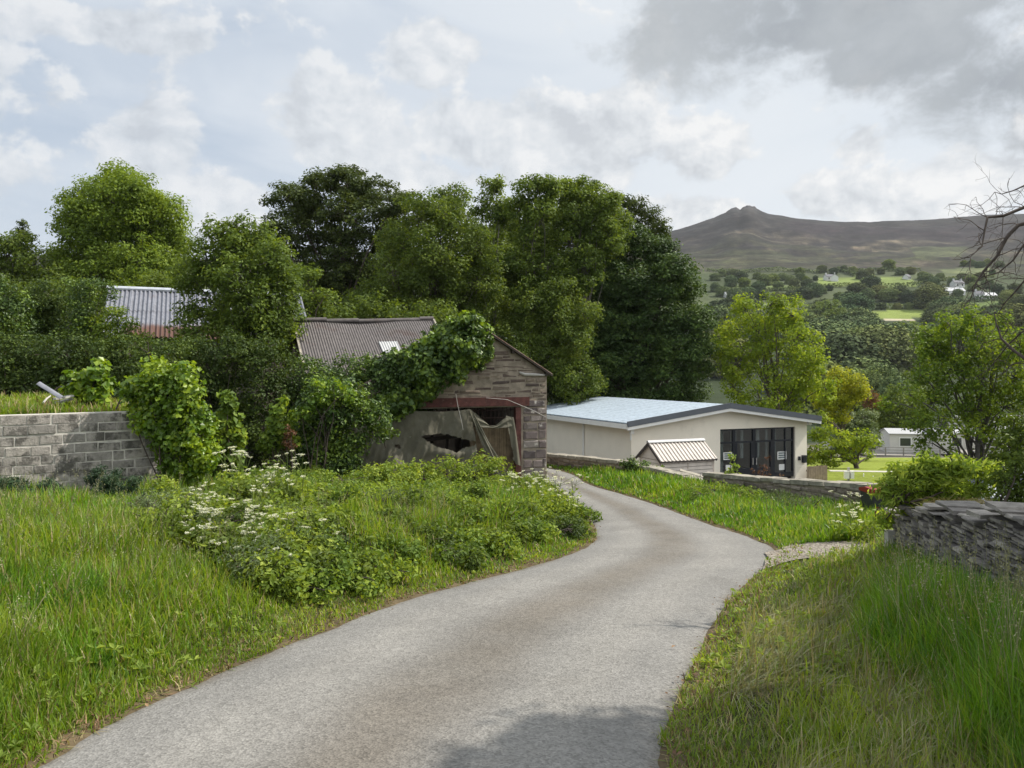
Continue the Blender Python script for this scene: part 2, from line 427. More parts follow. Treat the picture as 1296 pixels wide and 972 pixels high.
    vo2 = g.n('ShaderNodeTexVoronoi'); g.l(pos, vo2.inputs['Vector']); vo2.inputs['Scale'].default_value = 28
    se2 = g.n('ShaderNodeSeparateColor'); g.l(vo2.outputs['Color'], se2.inputs[0])
    chip = g.mix(1, chip, g.ramp(se2.outputs[1], [(0, (.9, .9, .9)), (1, (1.1, 1.1, 1.1))]), 'MULTIPLY')
    big = g.noise(pos, .8, 6, .6)
    col = g.mix(1, chip, g.ramp(big, [(.3, (.86, .86, .86)), (.7, (1.12, 1.12, 1.12))]), 'MULTIPLY')
    col = g.mix(g.math('MULTIPLY', centre, g.math('MULTIPLY_ADD', g.noise(pos, 1.3, 4), .5, .3)), col, g.mix(1, col, (.66, .57, .46), 'MULTIPLY'))
    for tc_ in (.27, .75):
        tr_ = g.math('SUBTRACT', 1, g.smooth(g.math('ABSOLUTE', g.math('SUBTRACT', a2, tc_)), .03, .13))
        col = g.mix(g.math('MULTIPLY', tr_, g.math('MULTIPLY_ADD', g.noise(pos, .9, 4), .5, .15)), col, g.mix(1, col, (1.28, 1.26, 1.22), 'MULTIPLY'))
    pt = g.smooth(g.noise(pos, .42, 5, .6, .8), .57, .62)
    col = g.mix(g.math('MULTIPLY', pt, .22), col, g.mix(1, col, (.72, .70, .68), 'MULTIPLY'))
    edge = g.math('MAXIMUM', g.math('SUBTRACT', 1, g.smooth(g.math('ADD', a2, g.math('MULTIPLY', g.noise(pos, 6, 4), .03)), .015, .10)), g.smooth(a2, .93, 1.0))
    col = g.mix(g.math('MULTIPLY', edge, .55), col, g.mix(1, chip, (.58, .5, .4), 'MULTIPLY'))
    ck = g.n('ShaderNodeTexVoronoi', feature='DISTANCE_TO_EDGE'); ck.inputs['Scale'].default_value = .55
    wp = g.n('ShaderNodeVectorMath', operation='ADD'); g.l(pos, wp.inputs[0])
    nn = g.n('ShaderNodeTexNoise'); nn.inputs['Scale'].default_value = 2.2; nn.inputs['Detail'].default_value = 5; g.l(pos, nn.inputs['Vector']); g.l(nn.outputs['Color'], wp.inputs[1])
    g.l(wp.outputs[0], ck.inputs['Vector'])
    crack = g.math('MULTIPLY', g.math('SUBTRACT', 1, g.smooth(ck.outputs['Distance'], .003, .012)), g.smooth(g.noise(pos, .35, 2), .5, .58))
    col = g.mix(g.math('MULTIPLY', crack, .16), col, (.05, .046, .042))
    nb = g.bump(vor.outputs['Distance'], .5, .008)
    g.l(g.principled(col, .85, .25, 0, nb), out.inputs[0]); M['asphalt'] = m
    m, nt, out = newmat('gravel'); g = N(nt)
    pos = g.n('ShaderNodeNewGeometry').outputs['Position']
    vor = g.n('ShaderNodeTexVoronoi'); g.l(pos, vor.inputs['Vector']); vor.inputs['Scale'].default_value = 32
    sep = g.n('ShaderNodeSeparateColor'); g.l(vor.outputs['Color'], sep.inputs[0])
    col = g.ramp(sep.outputs[0], [(0, (.10, .083, .064)), (.4, (.2, .172, .138)), (1, (.34, .305, .255))])
    g.l(g.principled(col, .9, .2, 0, g.bump(vor.outputs['Distance'], .8, .03)), out.inputs[0]); M['gravel'] = m
mats()
# ------------------------------------------------------------------ terrain
ZL = ([-40, -20, -5, 0, 4, 8, 12, 15, 18, 22, 26, 32, 45, 60, 90, 120], [2.6, 1.5, .45, 0, -.4, -.8, -1.2, -1.48, -1.72, -1.9, -1.97, -2.0, -1.4, -1.2, -4, -8])
ZR = ([-40, -20, 0, 6, 10, 15, 20, 26, 42, 48, 60, 75, 120], [2.4, 1.3, -.1, -.7, -1.1, -2.2, -3.0, -3.5, -3.7, -4.3, -5.4, -6.6, -9])
def zroad(y):
    y = np.asarray(y, float)
    return sum(np.interp(y + d, *ZL) for d in (-1.5, -.75, 0, .75, 1.5)) / 5

def ground_hit(u, v):
    """where the sight line through a road pixel meets the road surface"""
    Y = 5.0
    for _ in range(60): Y = .5 * Y + .5 * (EYE - float(zroad(Y))) / ((v - VH) / F)
    return ((u - UC) / F * Y, Y)
EL = [(-3.2, -15), (-2.75, -4), (-2.65, 0), (-2.6, 2.2)] + [ground_hit(*p) for p in [(22, 960), (170, 885), (268, 845), (398, 795), (498, 757), (597, 732), (690, 708), (738, 692), (750, 678), (748, 665), (736, 648), (720, 632), (703, 618)]] + [(1.0, 25.8), (.2, 28.0), (-1.6, 30.4), (-6, 33.5), (-14, 38)]
ER = [(.5, -15), (.75, -4), (.8, 0), (.8, 2.5)] + [ground_hit(*p) for p in [(851, 972), (862, 915), (885, 860), (905, 810), (925, 770), (952, 738), (978, 716), (1000, 697), (962, 680), (902, 662), (842, 640), (790, 624), (742, 612)]] + [(2.3, 27.5), (.9, 30.2), (-.6, 32.6), (-5, 36), (-13, 41)]
def resample(P, n):
    P = np.array(P); d = np.r_[0, np.cumsum(np.linalg.norm(np.diff(P, axis=0), axis=1))]
    # smooth (Chaikin) then even steps
    for _ in range(3):
        Q = np.empty((2 * len(P) - 2, 2)); Q[0::2] = .75 * P[:-1] + .25 * P[1:]; Q[1::2] = .25 * P[:-1] + .75 * P[1:]
        P = np.vstack([P[:1], Q, P[-1:]])
    d = np.r_[0, np.cumsum(np.linalg.norm(np.diff(P, axis=0), axis=1))]
    s = np.linspace(0, d[-1], n)
    return np.stack([np.interp(s, d, P[:, 0]), np.interp(s, d, P[:, 1])], 1)
ELs = resample(EL, 120); ERs = resample(ER, 120)
ELl = [tuple(p) for p in ELs[::2]]; ERl = [tuple(p) for p in ERs[::2]]
BOUND = [(3.9, -15), (4.15, 4), (4.35, 6.5), (4.75, 8.5), (5.25, 10.6), (6.7, 13.6), (7.95, 16.6), (5.75, 23.6), (1.45, 29.6), (-5, 38.5), (-14, 46), (-40, 90)]
# block wall line
BW_R = np.array([-6.55, 14.7]); BW_T = np.array([.752, .659]); BW_N = np.array([.659, -.752])

SKY_U = [0, 300, 500, 650, 800, 856, 880, 905, 918, 925, 932, 936, 941, 947, 955, 962, 972, 985, 1000, 1050, 1100, 1150, 1200, 1250, 1296, 1500, 1900]
SKY_V = [420, 390, 360, 335, 309, 294, 286.5, 280, 273, 269.5, 268, 270, 267, 265.5, 267, 271, 275.5, 278, 281, 286, 289, 288, 285.5, 284, 284, 288, 300]
MIDT = ([80, 120, 180, 250, 330, 430, 600, 800], [-7, -9, -9, -2, 12, 30, 72, 116])
FIELDS = [([(1034, 352), (1088, 350), (1090, 361), (1034, 363)], (.15, .19, .05)),
          ([(1113, 351), (1150, 349), (1166, 362), (1116, 363)], (.14, .18, .05)),
          ([(1104, 393), (1170, 391), (1168, 403), (1106, 404)], (.17, .21, .05)),
          ([(1120, 403.5), (1158, 403.5), (1158, 406), (1120, 406)], (.42, .36, .27)),
          ([(1228, 383), (1290, 379), (1296, 393), (1232, 394)], (.12, .165, .05)),
          ([(1190, 341), (1252, 337), (1256, 350), (1196, 354)], (.085, .10, .045)),
          ([(1150, 313), (1225, 312), (1215, 325), (1160, 326)], (.062, .07, .034)),
          ([(930, 361), (1010, 362), (1010, 366), (930, 366)], (.14, .18, .06)),
          ([(920, 383), (1010, 385), (1010, 388), (920, 387)], (.13, .17, .06))]

def H(x, y, detail=True):
    x = np.asarray(x, float); y = np.asarray(y, float)
    zl = zroad(y)
    dl, sl = poly_dist(x, y, ELl); dl = np.where(sl > 0, dl, -dl)        # + outside, left of the lane
    dr, sr = poly_dist(x, y, ERl); dr = np.where(sr < 0, dr, -dr)        # + outside, right of the lane
    bk = np.interp(y, [-15, 0, 8, 12, 16, 19, 22, 25, 30], [.7, .75, .8, .76, .6, .5, .3, .12, .1])
    dlp = np.maximum(dl, 0)
    z = zl + bk * (1 - np.exp(-(dlp / 2.3) ** 1.25))
    z = z + .05 * np.maximum(-x - 8, 0) * sstep(16, 26, y) * (1 - sstep(60, 100, y))
    z = z + .12 * (1 - np.exp(-np.maximum(dr, 0) / .5))
    if detail:
        z = z + (fbm(x * .8, y * .8, 3, 3) - .5) * .18 * sstep(.1, 1.2, np.maximum(dl, dr)) * (1 - sstep(25, 40, y))
    # terrace held by the block wall
    back = -((x - BW_R[0]) * BW_N[0] + (y - BW_R[1]) * BW_N[1]); along = (x - BW_R[0]) * BW_T[0] + (y - BW_R[1]) * BW_T[1]
    ter = sstep(.27, .45, back) * (1 - sstep(-.3, 1.2, along)) * (1 - sstep(7, 14, back))
    z = z + np.maximum(.86 + .02 * back - z, 0) * ter
    # falls away beyond the boundary walls on the right
    db, sb = poly_dist(x, y, BOUND); db = np.where(sb < 0, db, -db)
    zr = np.interp(y, *ZR)
    z = z + (zr - z) * sstep(.15, 2.2, db) * (y < 200)
    # the valley and the mountain beyond
    r = np.sqrt(.3 * x * x + y * y)
    u = UC + x / np.maximum(y, 1) * F
    vs = np.interp(u, SKY_U, SKY_V)
    S = EYE - (vs - VH) / F * 1500.0
    zm = np.interp(r, *MIDT)
    t = np.clip((r - 800) / 700, 0, 1)
    rise = 116 + (S - 116) * (.55 * t + .45 * t * t * (3 - 2 * t))
    far = np.where(r < 800, zm, np.where(r < 1500, rise, S - (S - 60) * sstep(1500, 3200, r)))
    if detail:
        rough = (fbm(x / 60, y / 60, 9, 5) - .5)
        far = far + rough * 14 * sstep(600, 900, r) * (1 - .9 * sstep(1320, 1480, r)) + rough * 4 * sstep(300, 600, r)
        tor = .45 * np.exp(-((u - 940) / 26.0) ** 2) * sstep(1350, 1480, r) * (1 - sstep(1560, 1700, r))
        far = far + (np.abs(fbm(x / 13, y / 13, 21, 5) - .5) * 2 - .3) * 17 * tor
    far = np.where(y < 0, z, far)
    k = sstep(75, 130, r) * (y > 0)
    return z * (1 - k) + far * k

def Hs(x, y): return float(H(np.array([x]), np.array([y]))[0])

def make_ground():
    ang = np.radians(np.r_[np.arange(-180, -46, 3), np.arange(-46, 46, .15), np.arange(46, 181, 3)])
    ang[-1] = PI
    rad = np.r_[0.0, .4 * 1.0165 ** np.arange(0, 578)]
    rad = rad[rad < 4700]
    A, R = np.meshgrid(ang, rad)
    X = R * np.sin(A); Y = -4 + R * np.cos(A)
    Z = H(X, Y)
    dl, sl = poly_dist(X, Y, ELl); dr, sr = poly_dist(X, Y, ERl)
    dl = np.where(sl > 0, dl, -dl); dr = np.where(sr < 0, dr, -dr)
    inside = (dl < 0) & (dr < 0) & (Y < 45)
    Z = Z - .06 * sstep(0, .25, np.minimum(-dl, -dr)) * inside
    mb = MB(); mb.grid(np.stack([X, Y, Z], -1), flip=True)
    ob = mb.build('ground', M['ground'], smooth=True)
    tag(ob, kind='structure')
    # colours of the ground itself
    c = np.zeros(X.shape + (3,)); c[:] = (.048, .052, .018)
    n = fbm(X * .5, Y * .5, 5, 4)[..., None]
    c = c * (.7 + .6 * n)
    def put(mask, col):
        nonlocal c
        mask = np.clip(mask, 0, 1)[..., None]; c = c * (1 - mask) + np.array(col) * mask
    edge = np.exp(-np.maximum(np.maximum(dl, dr), 0) / .14) * (Y < 45)
    put(edge * .7, (.12, .085, .055))
    db, sb = poly_dist(X, Y, BOUND); db = np.where(sb < 0, db, -db)
    yard = sstep(.6, 1.2, db) * (Y > 16) * (Y < 44)
    put(yard, (.075, .072, .068))
    u = UC + X / np.maximum(Y, 1) * F; v = VH - (Z - EYE) / np.maximum(Y, 1) * F
    lawn = sstep(.8, 1.4, db) * sstep(12, 13, Y) * (1 - sstep(71, 72, Y)) * np.maximum(sstep(.385, .40, X / np.maximum(Y, 1)) * sstep(35, 36, Y), (Y > 44) * sstep(8, 10, X))
    put(lawn, (.17, .205, .03))
    put(sstep(71, 72, Y) * (1 - sstep(100, 120, Y)) * sstep(8, 10, X), (.14, .125, .1))
    r = np.hypot(X, Y)
    put(sstep(105, 125, r), (.030, .042, .018))
    pn = fbm(X / 70, Y / 45, 71, 4)
    put(sstep(440, 480, r) * (.35 + .6 * sstep(.42, .6, pn)), (.07, .085, .038))
    # moor: heather, bracken and bent grass in long patches that follow the slope
    moor = sstep(655, 720, r + 40 * (fbm(X / 50, Y / 50, 31, 3) - .5))
    n1 = fbm(X / 120 + .4 * Z / 60, Y / 60, 41, 5); n2 = fbm(X / 46, Y / 22, 43, 5); n3 = fbm(X / 12, Y / 12, 47, 4)
    m = np.zeros(X.shape + (3,))
    m[:] = (.0205, .0185, .0178)
    tan = (sstep(.47, .54, n1) * sstep(.4, .5, n2) * (1 - sstep(1080, 1230, r)))[..., None]
    m = m * (1 - tan) + np.array((.09, .076, .055)) * tan
    grn = (sstep(.46, .58, fbm(X / 90, Y / 40, 53, 5)) * (1 - sstep(900, 1150, r)))[..., None] * .8
    m = m * (1 - grn) + np.array((.038, .042, .024)) * grn
    drk = (sstep(1130, 1210, r) * sstep(985, 1010, u) * (1 - sstep(1330, 1400, r)) * sstep(.3, .45, n2))[..., None] * .85
    m = m * (1 - drk) + np.array((.020, .015, .018)) * drk
    bush = (sstep(.56, .62, n3) * (1 - sstep(800, 1000, r)))[..., None] * .7
    m = m * (1 - bush) + np.array((.04, .045, .022)) * bush
    rock = (sstep(.55, .63, fbm(X / 9, Y / 9, 61, 4)) * sstep(1250, 1420, r) * np.exp(-((u - 935) / 60) ** 2))[..., None] * .8
    m = m * (1 - rock) + np.array((.05, .047, .046)) * rock
    n4 = fbm(X / 5, Y / 9, 49, 3); n5 = fbm(X / 30, Y / 14, 57, 4)
    m = m * (.1 + .6 * n3[..., None] + .6 * n4[..., None] + .55 * n5[..., None])
    gor = (sstep(.5, .56, fbm(X / 26, Y / 16, 83, 4)) * (1 - sstep(1000, 1150, r)))[..., None] * .75
    m = m * (1 - gor) + np.array((.036, .036, .022)) * gor
    c = c * (1 - moor[..., None]) + m * moor[..., None]
    for poly, col in FIELDS:
        inside = in_poly(u, v, poly) & (Y > 200)
        c[inside] = np.array(col) * (.85 + .3 * n3[inside][:, None])
    at = ob.data.attributes.new('gcol', 'FLOAT_COLOR', 'POINT')
    at.data.foreach_set('color', np.concatenate([c, np.ones(X.shape + (1,))], -1).astype(np.float32).ravel())
make_ground()

def crags():
    xs = np.arange(-60, 61, 1.3); ys = np.arange(-70, 70, 3.0)
    x0 = (940 - UC) / F * 1490
    X, Y = np.meshgrid(xs + x0, ys + 1490)
    m = np.clip(1 - np.abs(X - x0) / 58, 0, 1) * np.clip(1 - np.abs(Y - 1490) / 68, 0, 1)
    n = fbm(X / 9, Y / 16, 91, 5); b = np.floor(fbm(X / 6, Y / 12, 95, 3) * 9) / 9
    pk = np.exp(-((X - x0 - 3) / 24) ** 2) * .95 + .75 * np.exp(-((X - x0 + 26) / 12) ** 2)
    Z = H(X, Y) - 3 + 9 * np.clip(np.abs(Y - 1490) / -68 + 1, 0, 1) ** .5 * pk * (.55 + .5 * b + .7 * np.abs(n - .5)) * (m > 0)
    mb = MB(); mb.grid(np.stack([X, Y, Z], -1))
    tag(mb.build('mountain_crags', M['rock']), kind='structure')
crags()

def make_road():
    nl, nx = 420, 15
    L = resample(EL, nl); R = resample(ER, nl)
    # pair the two edges along the lane
    t = np.linspace(-.005, 1.005, nx)
    G = L[:, None] * (1 - t)[None, :, None] + R[:, None] * t[None, :, None]
    X, Y = G[..., 0], G[..., 1]
    wav = (fbm(Y * 2.6, X * 0 + 3, 7, 5) - .5) * .34
    X = X + wav * ((t < .06) * -1.0 + (t > .94) * 1.0)[None, :]
    Z = zroad(Y) + .015 - .05 * (2 * np.abs(t - .5))[None, :] ** 6
    mb = MB(); mb.grid(np.stack([X, Y, Z], -1))
    ob = mb.build('lane', M['asphalt'], smooth=True); tag(ob, kind='structure')
    uv = ob.data.uv_layers.new(name='UVMap')
    s = np.linspace(0, 30, nl)
    UV = np.stack(np.broadcast_arrays(t[None, :], s[:, None]), -1).reshape(-1, 2)
    li = np.empty(len(ob.data.loops), np.int32); ob.data.loops.foreach_get('vertex_index', li)
    uv.data.foreach_set('uv', UV[li].astype(np.float32).ravel())
    # gravel mouth of the driveway on the right
    P = [ground_hit(*p) for p in [(985, 716), (1003, 690), (1040, 694), (1098, 699), (1128, 703), (1132, 716), (1080, 712), (1030, 712)]]
    a = np.linspace(0, 1, 30); b = np.linspace(0, 1, 8)
    top = resample([ground_hit(985, 688), ground_hit(1003, 690), ground_hit(1040, 691), ground_hit(1100, 696), (7.3, 13.2)], 30)
    bot = resample([ground_hit(972, 722), ground_hit(1003, 714), ground_hit(1040, 714), ground_hit(1090, 715), (7.0, 12.0)], 30)
    G = top[:, None] * (1 - b)[None, :, None] + bot[:, None] * b[None, :, None]
    G[:10, :, 0] += (np.linspace(1, 0, 10)[:, None] * (fbm(np.arange(8) * .9, np.zeros(8), 5, 3) - .5)[None] * .8)
    dr_, sr_ = poly_dist(G[..., 0], G[..., 1], ERl); ins = sr_ > 0
    Z = np.where(ins, zroad(G[..., 1]) + .019, np.maximum(H(G[..., 0], G[..., 1], False), zroad(G[..., 1])) + .02)
    mb = MB(); mb.grid(np.concatenate([G, Z[..., None]], -1), flip=True)
    tag(mb.build('gravel_driveway', M['gravel'], smooth=True), kind='structure')
make_road()

# ------------------------------------------------------------------ frames and stones
class Frame:
    """upright plane: s runs to the viewer's right along it, z is height, d is out of it towards the viewer"""
    def __init__(s, o, t):
        t = np.array([t[0], t[1], 0.0]); s.t = t / np.linalg.norm(t); s.o = np.array([o[0], o[1], 0.0])
        s.n = np.array([s.t[1], -s.t[0], 0.0]); s.up = np.array([0, 0, 1.0]); s.ax = np.array([s.t, s.n, s.up])
    def P(s, a, d, z):
        return s.o + s.t * np.asarray(a, float)[..., None] + s.n * np.asarray(d, float)[..., None] + s.up * np.asarray(z, float)[..., None]
    def p(s, a, d, z): return s.o + s.t * a + s.n * d + s.up * z
    def px(s, u, v, d=0.0):
        """photo pixel -> (s, z) on the plane"""
        D = np.stack([(np.asarray(u, float) - UC) / F, np.ones_like(np.asarray(u, float)), -(np.asarray(v, float) - VH) / F], -1)
        C = np.array([0, 0, EYE]); o = s.o + s.n * d
        lam = ((o - C) @ s.n) / (D @ s.n)
        Q = C + D * lam[..., None]
        return (Q - s.o) @ s.t, Q[..., 2]
    def box(s, mb, a0, a1, d0, d1, z0, z1, mat=0):
        mb.box(s.p((a0 + a1) / 2, (d0 + d1) / 2, (z0 + z1) / 2), (abs(a1 - a0), abs(d1 - d0), abs(z1 - z0)), s.ax, mat)

def stone(mb, fr, a, z, w, h, d0, depth, jit, mat=0, cham=.25):
    """one laid stone: rough front face set back at its arrises"""
    c = min(w, h) * cham
    j = lambda: rng.uniform(-jit, jit)
    ring = lambda ins, d: [(a + ins + j(), d + j() * .6, z + ins + j()), (a + w - ins + j(), d + j() * .6, z + ins + j()), (a + w - ins + j(), d + j() * .6, z + h - ins + j()), (a + ins + j(), d + j() * .6, z + h - ins + j())]
    V = ring(0, d0) + ring(0, d0 + depth * .55) + ring(c, d0 + depth)
    A = np.array(V); P = fr.P(A[:, 0], A[:, 1], A[:, 2])
    fs = [(8, 9, 10, 11)]
    for k in (0, 4):
        fs += [(k + i, k + (i + 1) % 4, k + 4 + (i + 1) % 4, k + 4 + i) for i in range(4)]
    mb.add(P, fs, mat)

def courses(mb, fr, a0, a1, z0, z1, hr, wr, inside, d0, depth, jit, mat=0, gap=.012, cham=.25, wave=0.0, skip=0.0):
    z = z0
    while z < z1:
        h = rng.uniform(*hr); a = a0 - rng.uniform(0, wr[0])
        while a < a1:
            w = rng.uniform(*wr); w = min(w, a1 - a)
            if a < a0: w -= a0 - a; a = a0
            if w < .05: a += .05 + max(w, 0); continue
            zz = z + wave * math.sin(a * 1.7 + z * 2)
            if inside(a + w / 2, zz + h / 2) and rng.random() > skip:
                hh = h * rng.uniform(.8, 1.0)
                stone(mb, fr, a, zz, w - gap, hh - gap, d0, depth * rng.uniform(.75, 1.2), jit, mat, cham)
            a += w
        z += h
# ------------------------------------------------------------------ masonry
def block_wall():
    L = 9.5
    fr = Frame(BW_R, BW_T)
    z1, z0 = .93, -.95
    root = empty('block_wall', fr.p(-L / 2, 0, z0), 'weathered grey concrete block wall with ivy spilling over one end', 'wall')
    core = MB(); core.prism([(-L, z0), (.0, z0), (-.12, z1 - .75), (-.35, z1 - .02), (-L, z1 - .02)], fr.p(0, -.24, 0), fr.t, fr.up, fr.n, .235)
    core.build('mortar_bed', M['block_mortar'], root)
    mb = MB(); z = z0; k = 0
    while z < z1 - .1:
        h = .168; a = -L + (.17 if k % 2 else 0) + rng.uniform(-.03, .03)
        lim = -.0 if z < z1 - .85 else (-.1 - .28 * (z - z1 + .85) / .85)
        while a < lim - .1:
            w = rng.choice([.36, .36, .38, .3, .2, .44]); w = min(w, lim - a)
            zz = z + .014 * math.sin(a * .9 + k)
            stone(mb, fr, a, zz, w - rng.uniform(.01, .032), h - rng.uniform(.012, .032), -.02, .02 + rng.uniform(0, .009), .007, 0, .03)
            a += w
        z += h; k += 1
    mb.build('block_courses', M['block'], root)
block_wall()

def slate_wall():
    """dry slate wall beside the lane on the right, its near end out of the picture"""
    pts = np.array([(5.25, 10.6), (4.78, 8.5), (4.36, 6.5), (4.2, 4.4), (4.1, 2.2)])
    root = empty('slate_wall', (5.0, 9.0, Hs(4.7, 9)), 'dry stone wall of thin grey slates with leafy plants growing on its top', 'wall')
    mb = MB(); core = MB(); cap = MB()
    for i in range(4):
        A, B = pts[i], pts[i + 1]
        fr = Frame(A, B - A); Ln = np.linalg.norm(B - A)
        zb = float(H(A[0] - .3, A[1])) - .25
        zt0 = np.interp(A[1], [2, 6.5, 8.5, 10.6], [.8, .40, .06, -.30]); zt1 = np.interp(B[1], [2, 6.5, 8.5, 10.6], [.8, .40, .06, -.30])
        top = lambda a: zt0 + (zt1 - zt0) * a / Ln + .05 * math.sin(a * 5 + i)
        courses(mb, fr, 0, Ln, zb, max(zt0, zt1) + .1, (.022, .075), (.09, .32), lambda a, z: -.02 < a < Ln + .02 and z < top(a) - .04, -.1, .14, .010, gap=.012, cham=.12, wave=.015)
        core.prism([(0, zb), (Ln, zb), (Ln, zt1 - .1), (0, zt0 - .1)], fr.p(0, -.5, 0), fr.t, fr.up, fr.n, .42)
        a = 0
        while a < Ln:                       # loose flat slates along the top
            w = rng.uniform(.16, .42)
            for q in range(3):
                rz = rng.uniform(-.12, .12)
                ax = np.array([fr.t * math.cos(rz) + fr.n * math.sin(rz), fr.n * math.cos(rz) - fr.t * math.sin(rz), fr.up])
                cap.box(fr.p(a + w / 2 + rng.uniform(-.05, .05), -.2 + .12 * (q - .8), top(a) + .01 + .03 * q + rng.uniform(-.02, .025)), (w, rng.uniform(.22, .4), rng.uniform(.018, .045)), ax, jit=.012)
            a += w * .8
    # squared end by the driveway
    fr = Frame(pts[0] + np.array([.0, .02]), np.array([-1, .12]))
    fr2 = Frame(pts[0], np.array([-.05, -1]))
    mb.build('laid_slates', M['slate'], root); core.build('wall_core', M['slate_core'], root); cap.build('top_slates', M['slate'], root)
    post = MB(); post.box(W(1127, 715, 10.55) + np.array([0, 0, -.15]), (.12, .12, 1.25), jit=.01)
    tag(post.build('stone_gatepost', M['pale_concrete'], origin=W(1127, 760, 10.55)), 'slim pale stone post standing at the end of the slate wall', 'gatepost')
slate_wall()

def rubble_wall(name, label, pts, tops, bots, capw=.32, cop=True):
    root = empty(name, (pts[0][0], pts[0][1], bots[0]), label, 'wall')
    mb = MB(); core = MB(); cp = MB()
    for i in range(len(pts) - 1):
        A, B = np.array(pts[i]), np.array(pts[i + 1])
        fr = Frame(A, B - A); Ln = np.linalg.norm(B - A)
        top = lambda a: tops[i] + (tops[i + 1] - tops[i]) * a / Ln
        zb = min(bots[i], bots[i + 1]) - .2
        core.prism([(0, zb), (Ln, zb), (Ln, tops[i + 1] - .03), (0, tops[i] - .03)], fr.p(0, -.4, 0), fr.t, fr.up, fr.n, .395)
        courses(mb, fr, 0, Ln, zb, max(tops[i], tops[i + 1]), (.08, .2), (.16, .5), lambda a, z: -.02 < a < Ln and z < top(a) - .06, -.03, .06, .016, gap=.014, cham=.2, wave=.03)
        if cop:
            a = 0
            while a < Ln - .05:
                w = min(rng.uniform(.35, .8), Ln - a)
                x = nrm(fr.t * Ln + fr.up * (tops[i + 1] - tops[i])); zz = np.cross(x, fr.n) * -1
                cp.box(fr.p(a + w / 2, -.19, top(a + w / 2) + rng.uniform(-.01, .015)), (w - .012, .46, .1), np.array([x, fr.n, zz]), jit=.015); a += w
    mb.build('laid_stones', M['rubble'], root); core.build('wall_core', M['mortar'], root)
    if cop: cp.build('coping', M['coping'], root)
    return root
# lane-side walls: the nearer one by the driveway, the lower one running back past the shed
def z_at(v, Y): return EYE - (v - VH) / F * Y
rubble_wall('stone_wall', 'grey mortared stone wall with flat coping before the glazed front', [(5.78, 23.4), (6.6, 20.5), (7.9, 16.7)], [z_at(600, 23.4), z_at(607, 20.5), z_at(617, 16.7)], [-2.1, -1.95, -1.75])
rubble_wall('stone_wall', 'low rough stone wall with short sloping coped end below the wooden shed', [(.3, 31.2), (1.45, 29.6), (3.8, 26.5), (5.4, 24.4), (5.85, 23.75)], [z_at(574, 31.2), z_at(576, 29.6), z_at(586, 26.5), z_at(604, 24.4), z_at(612, 23.75)], [-2.1, -2.05, -2.0, -1.95, -1.95], cop=True)
rubble_wall('stone_wall', 'short stone wall stub with pale sloping top right of the shed foot', [(5.5, 25.5), (6.9, 25.1)], [z_at(598, 25.5), z_at(612, 25.1)], [-2.4, -2.4])

# ------------------------------------------------------------------ stone barn with the torn tarpaulin
T23 = np.array([.92, .39])
BF = Frame((1.1, 24.5), T23)                    # origin at the barn's right-hand corner; s < 0 runs left along the gable wall
BZ = -2.15
def corr(mb, p0, along, down, width, length, pitch, amp, thick=.012, rows=2, cols_per=6, sag=None, mat=0):
    """corrugated sheet: waves run across `along`"""
    al = nrm(along); dn = nrm(down); n = nrm(np.cross(al, dn))
    if n[2] < 0: n = -n
    nc = max(2, int(width / pitch * cols_per)) + 1
    a = np.linspace(0, width, nc); b = np.linspace(0, length, rows)
    wv = amp * np.sin(a / pitch * 2 * PI)
    G = np.asarray(p0) + al * a[None, :, None] + dn * b[:, None, None] + n * wv[None, :, None]
    if sag is not None: G[..., 2] += sag(a[None, :], b[:, None])
    mb.grid(G, mat); mb.grid(G - n * thick, mat, flip=True)

